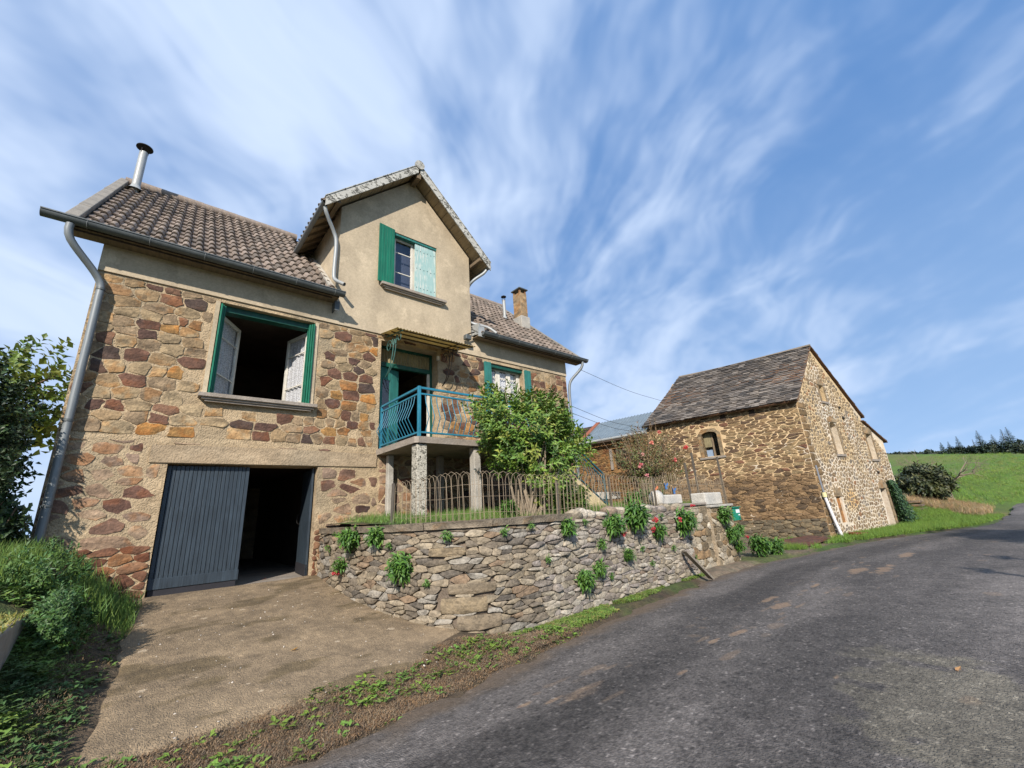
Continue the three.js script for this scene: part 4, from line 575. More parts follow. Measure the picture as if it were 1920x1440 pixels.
// ================================================================ THE BARN (old stone, slate roof), its shed, wires
const BC = [18.6, 4.0], GA = 7 * R, SA = -98.5 * R;                       // near corner, gable and long-side directions in plan
const gdir = [Math.cos(GA), Math.sin(GA)], gn = [-Math.sin(GA), Math.cos(GA)], sdir = [Math.cos(SA), Math.sin(SA)], sn = [Math.sin(SA), -Math.cos(SA)];
const gp = (s, y, d = 0) => [BC[0] + gdir[0] * s + gn[0] * d, y, BC[1] + gdir[1] * s + gn[1] * d];     // on the gable
const sp = (s, y, d = 0) => [BC[0] + sdir[0] * s + sn[0] * d, y, BC[1] + sdir[1] * s + sn[1] * d];     // on the long side
function slabOn(map, outline, d0, d1, holes = []) { const g = prism(outline, d0, d1, holes), p = g.attributes.position; for (let i = 0; i < p.count; i++) { const q = map(p.getX(i), p.getY(i), p.getZ(i)); p.setXYZ(i, ...q); } g.computeVertexNormals(); return g; }
{
  const B = thing('stone_barn', 'old brown stone barn with dark slate roof and shuttered gable by the road', 'barn'), r = rng(808);
  const SL_ = 6.05;
  // long side
  const sideTex = tex(512, 512, (u, v) => { const x = u * 8, y = v * 8 - 1, m = fbm(x * 2, y * 4, 6, 501, 0, .62), lo = ss(2.6, 1.9, y + .5 * (fbm(x * 1.2, y, 3, 503) - .5)); const lime = ss(.66, .7, fbm(x * 1.6 + 7, y * 2.2, 5, 507)); let c = mix3([228, 208, 174], [164, 142, 114], lo); c = c.map(k => k + 60 * (m - .5)); return mix3(c, [226, 222, 214], lime * .9 * ss(5, 3, y)); });
  sideTex.repeat.set(1 / 8, 1 / 8); sideTex.offset.set(0, 1 / 8);
  const w2 = [3.05, 3.68, 3.36, 4.4];
  const arch = (x0, x1, y0, y1, k = .14) => { const p = [[x0, y0], [x0, y1 - k]]; for (let i = 1; i < 8; i++) { const a = Math.PI * (1 - i / 8); p.push([(x0 + x1) / 2 + (x1 - x0) / 2 * Math.cos(a), y1 - k + k * Math.sin(a)]); } p.push([x1, y1 - k], [x1, y0]); return p; };
  const side = mk('side_wall', slabOn(sp, rect(0, SL_, -.3, 5.12), -.5, 0, [arch(...w2)]), std('#e6dccb', { map: sideTex, bumpMap: T.rough, bumpScale: .03 }), B);
  { const list = [], palU = [['#94795a', 4], ['#a38a66', 4], ['#80694e', 3], ['#ae9874', 3], ['#6d5846', 1.2], ['#87604a', .7]], palD = [['#8a7152', 4], ['#9b8060', 4], ['#75614a', 3], ['#a88c68', 3], ['#645442', 1.5]], palG = [['#776d5a', 4], ['#867b66', 4], ['#655c4e', 3], ['#92846a', 2]];
    const H2 = [[w2[0] - .17, w2[1] + .17, w2[2] - .1, w2[3] + .2]];
    const add = (cells, pal, pr) => cells.forEach(c => list.push({ A: c.A, hex: pick(c.r, pal), geo: stoneGeo(c, sp, pr * (.4 + .9 * r()), r, .5, .03, true) }));
    add(rubble(.02, SL_ - .02, 2.35, 5.0, { h: [.075, .14], w: [.18, .6], gap: .046, jit: .8, jv: 1.0, rough: .012, aniso: 2.9, min: .004, cut: .16 }, 811, H2), palU, .018);
    add(rubble(.02, SL_ - .02, .75, 2.35, { h: [.06, .13], w: [.16, .5], gap: .015, jit: .7, jv: .9, rough: .01, aniso: 2.3, min: .004 }, 812), palD, .03);
    add(rubble(.02, SL_ - .02, -.1, .75, { h: [.08, .16], w: [.25, .6], gap: .012, jit: .6, jv: .9, rough: .01, aniso: 2.3, min: .004 }, 813), palG, .035);
    laystones(list, side, 300, 'stone', 'schist'); }
  { const w = part('window', B); mk('stone_surround', slabOn(sp, [[w2[0] - .14, w2[2] - .02], [w2[0] - .14, w2[3] - .1], [w2[0] + .05, w2[3] + .12], [w2[1] - .05, w2[3] + .14], [w2[1] + .14, w2[3] - .08], [w2[1] + .14, w2[2] - .02]], -.3, .035, [arch(w2[0], w2[1], w2[2] - .019, w2[3])]), std('#a08c6c', { map: T.stone, bumpMap: T.rough, bumpScale: .02 }), w); mk('sill', slabOn(sp, rect(w2[0] - .2, w2[1] + .2, w2[2] - .1, w2[2] - .022), -.3, .06), M.concrete, w); mk('frame', slabOn(sp, rect(w2[0] + .24, w2[0] + .31, w2[2], w2[3] - .02), -.26, -.2), M.oldWood, w); mk('shutter_board', slabOn(sp, rect(w2[0] + .32, w2[1] - .01, w2[2] + .42, w2[3] - .02), -.26, -.22), std('#9a8f6c', { map: T.wood }), w); mk('pane', slabOn(sp, rect(w2[0] + .01, w2[0] + .24, w2[2], w2[3] - .05), -.25, -.245), M.glass, w); mk('pane', slabOn(sp, rect(w2[0] + .32, w2[1] - .01, w2[2], w2[2] + .42), -.25, -.245), M.glass, w); mk('plastic_bag', slabOn(sp, rect(w2[0] + .34, w2[1] - .03, w2[2] + .01, w2[2] + .3), -.3, -.26), std('#8fa3b8'), w); }
  // beam holes under the eave: solid dark patches in place of their shade
  for (const s of [1.45, 2.55]) mk('dark_hole_patch', slabOn(sp, [[s, 4.78], [s + .1, 4.74], [s + .24, 4.78], [s + .22, 5.0], [s + .04, 5.02]], -.1, .034), M.darkWood, B);
  // gable
  const gableTex = tex(512, 512, (u, v) => { const x = u * 9, y = v * 9 - 1, m = fbm(x * 3, y * 3, 5, 521), k = fbm(x * .9, y * .9, 4, 523); let c = mix3([218, 198, 162], [228, 220, 206], ss(.35, .6, k + .35 * ss(3.4, 2.0, y) - .1 + .25 * ss(6, 8, x) * 0)); const o = ss(.7, .3, Math.hypot((x - 2.7) / 1.0, (y - 1.3) / .9) + .6 * (m - .5)); c = mix3(c, [222, 188, 136], o); const wp = ss(.9, .6, Math.hypot((x - 2.75) / .8, (y - 4.8) / 1.5) + .5 * (m - .5)); c = mix3(c, [228, 224, 214], wp); return c.map(q => q + 44 * (m - .5)); });
  gableTex.repeat.set(1 / 9, 1 / 9); gableTex.offset.set(0, 1 / 9);
  const gw = [2.4, 3.08, 3.07, 4.38], ga = [2.36, 2.82, 5.25, 5.96], gr = [6.0, 6.7, 2.93, 4.08], gdoor = [5.86, 6.52, -.05, 1.66], gnich = [1.2, 1.64, .52, 1.46];
  const gable = mk('gable_wall', slabOn(gp, [[0, -.3], [gdoor[0], -.3], [gdoor[0], gdoor[3]], [gdoor[1], gdoor[3]], [gdoor[1], -.3], [8.1, -.3], [8.05, 3.86], [6.12, 4.7], [6.1, 4.86], [2.5, 7.58], [0, 5.0]], -.5, 0, [arch(...gw, .16), hole(...ga), hole(...gr), hole(...gnich)]), std('#ece6da', { map: gableTex, bumpMap: T.rough, bumpScale: .03 }), B);
  { const pal = [['#b19c7c', 4], ['#998264', 4], ['#bda98a', 3], ['#a18d70', 3], ['#958a7c', 3], ['#a8805c', .8]]; const ins = (x, y) => y < 5.0 + 1.0 * x && y < 7.55 - .78 * (x - 2.5) && !(x > 6.1 && y > 4.62 - .43 * (x - 6.1));
    const list = rubble(.03, 8.02, -.1, 7.4, { h: [.11, .2], w: [.13, .34], gap: .055, jit: .7, jv: .9, rough: .014, aniso: 1.4, min: .004, inside: ins }, 821, [gw, ga, gr, gdoor, gnich].map(h => [h[0] - .12, h[1] + .12, h[2] - .08, h[3] + .22])).map(c => ({ A: c.A, hex: pick(c.r, pal), geo: stoneGeo(c, gp, .006 + .01 * r(), r, .4, .02, true) }));
    // quoins at the corner
    for (let y = 0; y < 4.8; y += .28) { const L = .28 + r() * .34, h = .25; const poly = [[.0, y], [L, y + .01], [L + .01, y + h - .01], [0, y + h]]; list.push({ A: L * h, hex: pick(r(), [['#a08560', 2], ['#8d7450', 2], ['#7d6848', 1]]), geo: stoneGeo({ poly: [poly[0], [L / 2, y], poly[1], [L, y + h / 2], poly[2], [L / 2, y + h], poly[3], [0, y + h / 2]], cx: L / 2, cy: y + h / 2 }, gp, .03, r, .2, .03) }); }
    laystones(list, gable, 120, 'stone', 'schist'); }
  const stoneSur = std('#a89474', { map: T.stone, bumpMap: T.rough, bumpScale: .015 }), shut = std('#a08a68', { map: T.wood, bumpMap: T.woodBump, bumpScale: .004 });
  for (const [h, lint] of [[gw, 'a'], [ga, 'r'], [gr, 'f']]) { const w = part('window', B); mk('lintel', slabOn(gp, lint === 'f' ? rect(h[0] - .12, h[1] + .14, h[3] + .001, h[3] + .3) : [[h[0] - .1, h[3] - .05 + (lint === 'r' ? .052 : .056)], [h[1] + .1, h[3] + .006], [h[1] + .06, h[3] + .16], [(h[0] + h[1]) / 2, h[3] + .27], [h[0] - .06, h[3] + .16]], -.2, .03), stoneSur, w); for (const [a, b] of [[h[0] - .12, h[0] - .001], [h[1] + .001, h[1] + .12]]) mk('jamb', slabOn(gp, rect(a, b, h[2], h[3] - .03), -.2, .028), stoneSur, w); mk('sill', slabOn(gp, rect(h[0] - .1, h[1] + .1, h[2] - .09, h[2] - .002), -.25, .05), M.concrete, w); const half = (h[0] + h[1]) / 2; mk('shutter', slabOn(gp, rect(h[0] + .03, half - .004, h[2] + .01, h[3] - .06), -.24, -.2), shut, w); mk('shutter', slabOn(gp, rect(half + .004, h[1] - .03, h[2] + .01, h[3] - .06), -.24, -.2), shut, w); mk('recess_back', slabOn(gp, rect(h[0] - .05, h[1] + .05, h[2] - .05, h[3] + .05), -.52, -.5), M.darkWood, w); }
  { const d = part('door', B); mk('lintel', slabOn(gp, [[gdoor[0] - .1, 1.661], [gdoor[1] + .12, 1.661], [gdoor[1] + .08, 1.85], [(gdoor[0] + gdoor[1]) / 2, 2.05], [gdoor[0] - .05, 1.85]], -.2, .035), stoneSur, d); for (let i = 0; i < 4; i++) mk('plank', slabOn(gp, rect(gdoor[0] + .01 + i * .16, gdoor[0] + .165 + i * .16, -.1, 1.65), -.3, -.26), std('#6a3a2e', { map: T.wood }), d); mk('jamb', slabOn(gp, rect(gdoor[1] + .002, gdoor[1] + .2, -.1, 1.655), -.3, .04), stoneSur, d); }
  { const n = part('blocked_window', B); mk('brick_infill', slabOn(gp, rect(gnich[0] + .005, gnich[1] - .005, gnich[2], gnich[3]), -.3, -.06), std('#b08350', { map: T.stone }), n); mk('lintel', slabOn(gp, [[gnich[0] - .12, gnich[3] + .002], [gnich[1] + .12, gnich[3] + .002], [gnich[1] + .05, gnich[3] + .3], [gnich[0] - .05, gnich[3] + .3]], -.2, .03), stoneSur, n); }
  for (const [s, y] of [[3.9, 5.1], [4.0, 4.65], [6.15, 2.35]]) mk('wall_tie', new THREE.SphereGeometry(.06, 8, 6).translate(...gp(s, y, .03)).toNonIndexed(), M.iron, B);
  // remaining walls
  const far = (s, t) => [BC[0] + gdir[0] * s + sdir[0] * t, BC[1] + gdir[1] * s + sdir[1] * t];
  { const a = far(0.2, SL_), b = far(6.1, SL_); mk('rear_gable', (() => { const g = prism([[0, -.3], [5.9, -.3], [5.9, 4.85], [2.4, 7.5], [0, 5.0]], 0, .4); const ang = Math.atan2(b[1] - a[1], b[0] - a[0]); g.rotateY(-ang); g.translate(a[0], 0, a[1]); return g; })(), std('#c9b596', { map: T.mortar }), B); }
  mk('far_side_wall', bar([...gp(7.9, 1.7, -.3)].map((v, i) => v), [gp(7.9, 1.7)[0] + sdir[0] * SL_, 1.7, gp(7.9, 1.7)[2] + sdir[1] * SL_], .4, 4.2), std('#c9a878', { map: T.mortar, bumpMap: T.rough, bumpScale: .03 }), B);
  // slate roof: near slope of lapped slates, far slope, lean-to
  const eA = sp(-.08, 5.02, .26), eB = sp(SL_ + .12, 5.05, .26), rA = gp(2.5, 7.72, .1), rB = [rA[0] + sdir[0] * 5.75 + .12, 7.76, rA[2] + sdir[1] * 5.75];
  const V = a => new THREE.Vector3(...a), quad = (a, b, t) => V(a).lerp(V(b), t);
  const slab = (a, b, c, d, t) => { const n = new THREE.Vector3().crossVectors(V(b).sub(V(a)), V(d).sub(V(a))).normalize(); if (n.y < 0) n.negate(); const lo = [a, b, c, d].map(p => V(p).addScaledVector(n, -t)), p = [...[a, b, c, d].map(V), ...lo]; const g = new THREE.BufferGeometry(); g.setAttribute('position', new THREE.Float32BufferAttribute(p.flatMap(q => [q.x, q.y, q.z]), 3)); g.setIndex([0, 1, 2, 0, 2, 3, 4, 6, 5, 4, 7, 6, 0, 4, 5, 0, 5, 1, 1, 5, 6, 1, 6, 2, 2, 6, 7, 2, 7, 3, 3, 7, 4, 3, 4, 0]); return mu(g); };
  const eF = gp(6.3, 4.84, .1), eFb = [eF[0] + sdir[0] * 6, 4.84, eF[2] + sdir[1] * 6], lA = gp(6.05, 4.68, .1), lB = [lA[0] + sdir[0] * 6, 4.68, lA[2] + sdir[1] * 6], lC = gp(8.35, 3.78, .1), lD = [lC[0] + sdir[0] * 6, 3.78, lC[2] + sdir[1] * 6];
  const roof = mk('roof', [slab(eA, eB, rB, rA, .06), slab(rA, rB, eFb, eF, .06), slab(lA, lB, lD, lC, .05)], std('#7a5a40', { map: T.wood }), B);
  const palS = ['#6f675f', '#5f5953', '#827a71', '#524e4a', '#938a7f', '#6c645b'];
  const slates = (a, b, c, d, rows, w, seed, out) => { const rr = rng(seed), n = new THREE.Vector3().crossVectors(V(b).sub(V(a)), V(d).sub(V(a))).normalize(); if (n.y < 0) n.negate(); const up = V(d).sub(V(a)), H_ = up.length();
    for (let k = 0; k < rows; k++) { const t = k / rows, L0 = quad(a, d, t), L1 = quad(b, c, t), sag = -.05 * Math.sin(Math.PI * t), al = L1.clone().sub(L0), len = al.length(); al.normalize(); const ul = quad(a, d, .5).sub(V(a)).normalize(); let x = -rr() * w; while (x < len) { const ww = w * (.6 + .9 * rr()), e = Math.min(len, x + ww - .008), s0 = Math.max(0, x); if (e - s0 > .06) { const o = L0.clone().addScaledVector(al, s0), hh = Math.min(H_ / rows * (1.7 + .5 * rr()), H_ * (1 - t) + .01), th = .022 + .018 * rr(), drop = (rr() - .5) * .05, lift = .05 + rr() * .03; const W_ = e - s0; const p = [], pt = (u, v, z) => { const q = o.clone().addScaledVector(al, u).addScaledVector(ul, v).addScaledVector(n, z + sag); p.push(q.x, q.y, q.z); }; const j = () => (rr() - .5) * .03; const out4 = [[j(), drop + j()], [W_ * .5 + j(), drop - .015 + j()], [W_ + j() * .4, drop + j()], [W_, hh], [0, hh]]; out4.forEach(([u, v]) => pt(u, v, lift * (1 - v / hh) + .004)); out4.slice(0, 3).forEach(([u, v]) => pt(u, v, lift * (1 - v / hh) - th)); pt(W_, hh, -.012); pt(0, hh, -.012); const g = new THREE.BufferGeometry(); g.setAttribute('position', new THREE.Float32BufferAttribute(p, 3)); g.setIndex([0, 1, 2, 0, 2, 3, 0, 3, 4, 0, 5, 6, 0, 6, 1, 1, 6, 7, 1, 7, 2, 2, 7, 8, 2, 8, 3, 4, 9, 5, 4, 5, 0]); out.push({ geo: mu(g), A: W_ * .12, hex: palS[(rr() * palS.length) | 0] }); } x += ww; } } };
  const sl = []; slates(eA, eB, rB, rA, 30, .26, 831, sl); laystones(sl, roof, 300, 'slate', 'grain');
  const sl2 = []; slates(eF, eFb, rB, rA, 16, .5, 832, sl2); slates(lC, lD, lB, lA, 8, .5, 833, sl2); mk('far_slates', mergeGeometries(sl2.map(s => tint(clean(s.geo), C(s.hex)))), M.grainV, roof).userData.kind = 'stuff';
  mk('ridge_bedding', tube([rA, [lerp(rA[0], rB[0], .3), 7.70, lerp(rA[2], rB[2], .3)], [lerp(rA[0], rB[0], .65), 7.69, lerp(rA[2], rB[2], .65)], rB], .07, 20, 8), stoneMat('#8d8272', 'grain'), roof);
  rebase(B, 21.5, 0, 2);
}
// ---- lower shed with a steel roof behind the barn
{
  const S = thing('shed', 'low stone shed with grey corrugated steel roof adjoining the slate barn', 'shed'), a0 = [17.62, -2.15];
  const P = (s, y, d = 0) => [a0[0] + sdir[0] * s + sn[0] * d, y, a0[1] + sdir[1] * s + sn[1] * d], r = rng(91);
  const op = [.95, 1.75, 3.3, 4.3]; const w = mk('wall', slabOn(P, rect(0, 7.5, -.2, 4.7), -.4, -.05, [hole(...op)]), std('#a78456', { map: T.mortar, bumpMap: T.rough, bumpScale: .03 }), S);
  laystones(rubble(.03, 7.4, 1.2, 4.6, { h: [.07, .13], w: [.16, .4], gap: .02, jit: .7, rough: .01, aniso: 2 }, 92, [[op[0] - .16, op[1] + .14, op[2] - .1, op[3] + .12]]).map(c => ({ A: c.A, hex: pick(c.r, [['#8d6c42', 3], ['#7a5a3a', 3], ['#9a7a4e', 2]]), geo: stoneGeo(c, (s, y, d) => P(s, y, d - .05), .02, r) })), w, 0);
  { const f = part('window', S); mk('jamb', slabOn(P, rect(op[1] + .002, op[1] + .12, op[2], op[3]), -.2, .03), M.concrete, f); mk('frame', slabOn(P, rect(op[0] + .36, op[0] + .42, op[2], op[3]), -.25, -.2), M.oldWood, f); mk('pane', slabOn(P, rect(op[0], op[1], op[2], op[3]), -.26, -.255), M.glass, f); }
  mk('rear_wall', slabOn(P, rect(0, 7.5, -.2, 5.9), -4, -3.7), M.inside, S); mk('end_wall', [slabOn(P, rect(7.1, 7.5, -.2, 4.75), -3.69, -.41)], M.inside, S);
  // roof sheet with ribs
  const A = P(-.2, 4.84, .3), Bq = P(4.1, 4.78, .3), n = 60, pos = [], idx = []; const up = [1.95, 1.22, .3 * 0]; 
  for (let i = 0; i <= n * 4; i++) { const s = -.3 + 3.55 * i / (n * 4), rib = (i % 12 < 3) ? .03 : 0; const p = P(s, 4.84 + rib - .01 * s, .3), q = P(s, 6.12 + rib - .01 * s, -1.9); pos.push(...p, ...q); } for (let i = 0; i < n * 4; i++) { const a = i * 2; idx.push(a, a + 2, a + 1, a + 1, a + 2, a + 3); } const g = new THREE.BufferGeometry(); g.setAttribute('position', new THREE.Float32BufferAttribute(pos, 3)); g.setIndex(idx); mk('steel_roof', mu(g), M.steelRoof, S);
  for (let k = 0; k < 7; k++) { const t = k / 7, p = P(3.36, lerp(4.82, 6.1, t) + .03, lerp(.28, -1.9, t)), q = P(3.36, lerp(4.82, 6.1, t + .15) + .03, lerp(.28, -1.9, t + .15)); mk('verge_tile', bar(p, q, .24, .05, .01), M.redTile, S); }
  mk('tiled_roof', slabOn((s, y, d) => { const t = d; return P(s, lerp(4.75, 6.0, t), lerp(.28, -1.9, t)); }, rect(3.5, 7.5, 0, .01), 0, 1), stoneMat('#6b6159'), S);
  mk('gutter', tube([P(-.3, 4.77, .36), P(3.3, 4.74, .36)], .07, 2, 8), M.zincPale, S);
  rebase(S, 17.4, 0, -5);
}
// ---- overhead wires
for (const [a, b, sag, lab] of [[[10.66, 6.1, .1], [18.95, 6.42, -1.66], .12, 'thin service wire from the house gutter to the slate roof'], [[10.08, 4.86, -.1], [17.6, 5.05, -2.1], .16, 'upper low wire between house corner and barn'], [[10.08, 4.62, -.1], [17.6, 4.82, -2.1], .16, 'lower low wire between house corner and barn']]) { const m = mk('overhead_wire', tube([a, [lerp(a[0], b[0], .5), lerp(a[1], b[1], .5) - sag, lerp(a[2], b[2], .5)], b], .007, 20, 5), M.iron, scene); tag(m, lab, 'wire', 'overhead wires'); }

// ================================================================ FENCES AND SMALL THINGS
{ // hoop-topped wire fence along the top of the retaining wall
  const F = thing('wire_fence', 'beige hoop-topped wire fence along the retaining wall top', 'fence'), rr = rng(303);
  const at = s => { const q = wallAt(s); return [q.p.x - q.n.x * .22, q.p.z - q.n.z * .22]; };
  const s0 = 2.35, s1 = 9.3, step = .105; let k = 0;
  for (let s = s0; s < s1 - .2; s += step, k++) { const w = .195, lean = (rr() - .5) * .05 + .03 * Math.sin(s * 1.3), h = 2.2 + .03 * Math.sin(s * 2) + (rr() - .5) * .03, y0 = 1.42, off = (k % 2) * .009, ra = w / 2; const pt = (t, y) => { const a = at(s + t), f = (y - y0) / .78; return [a[0] + lean * f, y, a[1] + off + .015 * f]; };
    const p = [pt(0, y0), pt(.004, (y0 + h - ra) / 2), pt(0, h - ra)]; for (let i = 1; i < 8; i++) { const an = Math.PI * i / 8; p.push(pt(ra - ra * Math.cos(an), h - ra + ra * Math.sin(an))); } p.push(pt(w, h - ra), pt(w - .004, (y0 + h - ra) / 2), pt(w, y0)); mk('hoop', tube(p, .0032, 20, 4), M.wire, F); }
  for (const y of [1.62, 1.85, 2.02]) { const p = []; for (let s = s0; s < s1; s += .35) { const a = at(s); p.push([a[0] + .01, y + (rr() - .5) * .03, a[1] + .012]); } mk('strand', tube(p, .0022, 60, 4), M.wire, F); }
  for (const s of [s0, 5.9, 7.5, 9.2]) { const a = at(s); mk('post', bar([a[0] - .02, 1.4, a[1] - .02], [a[0], 2.16, a[1] - .02], .035), M.post, F); }
  rebase(F, 5, 1.45, 3.5);
}
{ // taller, older fence near the barn
  const F = thing('garden_fence', 'leaning stake fence with wire pickets in front of the barn wall', 'fence'), rr = rng(404);
  for (const [x, z, h, l] of [[12.15, 2.5, 2.7, -.06], [13.0, 2.35, 3.05, -.1], [14.8, 2.3, 3.0, -.06]]) mk('post', bar([x, .5, z], [x + l, h, z], .05, .05), M.post, F);
  for (let x = 9.6; x < 14.8; x += .085) { const t = (x - 9.6) / 5.2, z = 2.6 - .25 * t, h = 2.25 + .1 * Math.sin(x * 3) + rr() * .1; mk('picket', bar([x, 1.3, z], [x - .05 + rr() * .06, h, z], .008), M.wire, F); }
  for (const y of [1.7, 2.1]) mk('strand', tube([[9.6, y, 2.61], [12.2, y - .03, 2.48], [14.8, y, 2.36]], .006, 12, 4), M.wire, F);
  rebase(F, 12.2, 1.3, 2.5);
}
{ const o = mk('whitewashed_block', bx(9.5, 10.52, 1.565, 1.79, 2.78, 3.1, .03), M.whitewash, scene); tag(o, 'long whitewashed stone block lying on the recessed wall', 'stone block'); }
{ const o = mk('whitewashed_block', bx(11.32, 12.3, 1.485, 1.80, 2.9, 3.3, .03), M.whitewash, scene); tag(o, 'whitewashed stone block lying on the garden pier', 'stone block'); }
{ const o = mk('whitewashed_boulder', (() => { const g = new THREE.IcosahedronGeometry(.19, 2), p = g.attributes.position; for (let i = 0; i < p.count; i++) { const k = 1 + .35 * (vn(p.getX(i) * 6 + 3, p.getY(i) * 6 + p.getZ(i) * 5, 3) - .5); p.setXYZ(i, p.getX(i) * k * .8, p.getY(i) * k * 1.3, p.getZ(i) * k); } return mu(g.translate(9.15, 1.68, 3.2)); })(), M.whitewash, scene); tag(o, 'upright white boulder at the end of the wire fence', 'boulder'); }
{ const o = mk('white_planter', bx(10.2, 11.3, 2.0, 2.22, .2, .7, .03), M.whitewash, scene); tag(o, 'white masonry trough behind the stair handrail', 'planter'); o.position.y = -.2; }
{ // mailbox
  const m = thing('mailbox', 'green metal mailbox with white label fixed to the garden pier', 'mailbox'); mk('body', bx(12.56, 12.98, 1.02, 1.36, 3.05, 3.42, .012), M.mail, m); mk('lid', bx(12.53, 13.0, 1.362, 1.385, 3.03, 3.46, .008), M.mail, m); mk('name_label', bx(12.72, 12.95, 1.22, 1.31, 3.421, 3.425), M.pvc, m); mk('slot_plate', bx(12.84, 12.95, 1.15, 1.18, 3.421, 3.425), M.pvc, m); mk('lock', new THREE.CylinderGeometry(.015, .015, .02, 10).rotateX(Math.PI / 2).translate(12.88, 1.08, 3.43).toNonIndexed(), M.iron, m); rebase(m, 12.75, 1.02, 3.25); }
{ const o = mk('plank', bar([8.98, .6, 3.78], [9.38, .03, 4.06], .22, .03), std('#8c8478', { map: T.wood, bumpMap: T.woodBump, bumpScale: .006 }), scene); tag(o, 'grey weathered plank leaning at the end of the retaining wall', 'plank'); }
{ const m = thing('drainpipe', 'white plastic drainpipe leaning against the barn corner', 'pipe'); mk('pipe', tube([gp(.02, 1.5, .1), gp(.2, .7, .14), gp(.36, .02, .2)], .05, 8, 10), M.pvc, m); mk('collar', new THREE.CylinderGeometry(.075, .075, .16, 12).translate(...gp(.02, 1.55, .1)).toNonIndexed(), std('#d8cf9a'), m); mk('conduit', tube([gp(.1, 2.6, .04), gp(.14, 1.7, .05), gp(.5, .05, .08)], .035, 12, 6), std('#7a7f86', { roughness: .5 }), m); rebase(m, ...gp(.2, 0, .2)); }
for (const [i, s] of [[0, .75], [1, 1.35]]) { const q = gp(s, 0, .45), m = thing('glazed_pot', i ? 'smaller red-brown glazed pot at the foot of the barn gable' : 'larger red-brown glazed pot beside the white drainpipe', 'pot'); const k = i ? .8 : 1; mk('bowl', lathe([[.001, .0], [.14 * k, 0], [.2 * k, .09], [.22 * k, .2 * k], [.2 * k, .22 * k], [.17 * k, .2 * k], [.001, .16 * k]], q[0], .0, q[2]), M.red, m); mk('rim', new THREE.TorusGeometry(.2 * k, .016, 6, 20).rotateX(Math.PI / 2).translate(q[0], .215 * k, q[2]).toNonIndexed(), M.red, m); rebase(m, q[0], 0, q[2]); }
{ const g = prism([[0, 0], [1.9, -.1], [2.5, .7], [1.2, 1.05], [-.4, .6]], 0, .06).rotateX(-Math.PI / 2).rotateZ(.03).translate(15.9, .07, 4.05); const o = mk('slate_slab', g, std('#6b4a3c', { map: T.stone, bumpMap: T.rough, bumpScale: .01 }), scene); tag(o, 'flat rust-brown slab lying on the grass before the barn', 'slab'); }
for (const [x, y, z, c, l] of [[9.95, 2.02, 3.0, '#4a6f9e', 'upper blue plastic butterfly on the garden fence'], [10.3, 1.9, 3.0, '#44699a', 'lower blue plastic butterfly on the garden fence'], [9.55, 1.95, 2.95, '#c0714a', 'orange plastic butterfly on the garden fence']]) { const o = thing('butterfly_ornament', l, 'ornament'); const w = new THREE.Shape(); w.moveTo(0, -.02); w.quadraticCurveTo(.10, .10, .11, .04); w.quadraticCurveTo(.10, -.02, .04, -.02); w.quadraticCurveTo(.09, -.07, .05, -.09); w.quadraticCurveTo(.03, -.12, 0, -.04); for (const s of [-1, 1]) { const g = new THREE.ExtrudeGeometry(w, { depth: .006, bevelEnabled: false }); g.rotateY(-.35); if (s < 0) g.scale(-1, 1, 1); g.translate(x, y, z); mk('wing', mu(g), std(c, { roughness: .4 }), o); } mk('body', new THREE.CapsuleGeometry(.012, .14, 3, 6).translate(x, y - .02, z).toNonIndexed(), std(c), o); rebase(o, x, y - .1, z); }
{ // dry stone steps past the barn and a white marker
  const S = thing('stone_steps', 'weathered stone steps up the bank beside the ivy', 'steps'), rr = rng(31); for (let i = 0; i < 6; i++) mk('step', mu(new RoundedBoxGeometry(.9, .12, 1.3, 1, .03).rotateY(-.1 + rr() * .1).translate(28.6 + i * .34, .06 + i * .17, 4.9 - i * .06)), stoneMat(pick(rr(), [['#a59a88', 2], ['#857560', 2], ['#6f6254', 1]])), S); mk('side_stones', mu(new RoundedBoxGeometry(2.6, 1.0, .4, 1, .05).translate(29.6, .45, 4.0)), stoneMat('#9a8d78'), S); rebase(S, 29, 0, 4.9); }
{ const m = thing('wall_lantern', 'tiny white lantern bracket on the far corner of the barn', 'lantern'); mk('arm', bar(gp(8.1, 2.75, -.2), gp(8.45, 2.8, -.2), .04), M.pvc, m); mk('lamp_body', bx(-.09, .09, -.14, .1, -.09, .09, .03).translate(...gp(8.48, 2.72, -.2)), M.pvc, m); rebase(m, ...gp(8.2, 2.7, -.2)); }

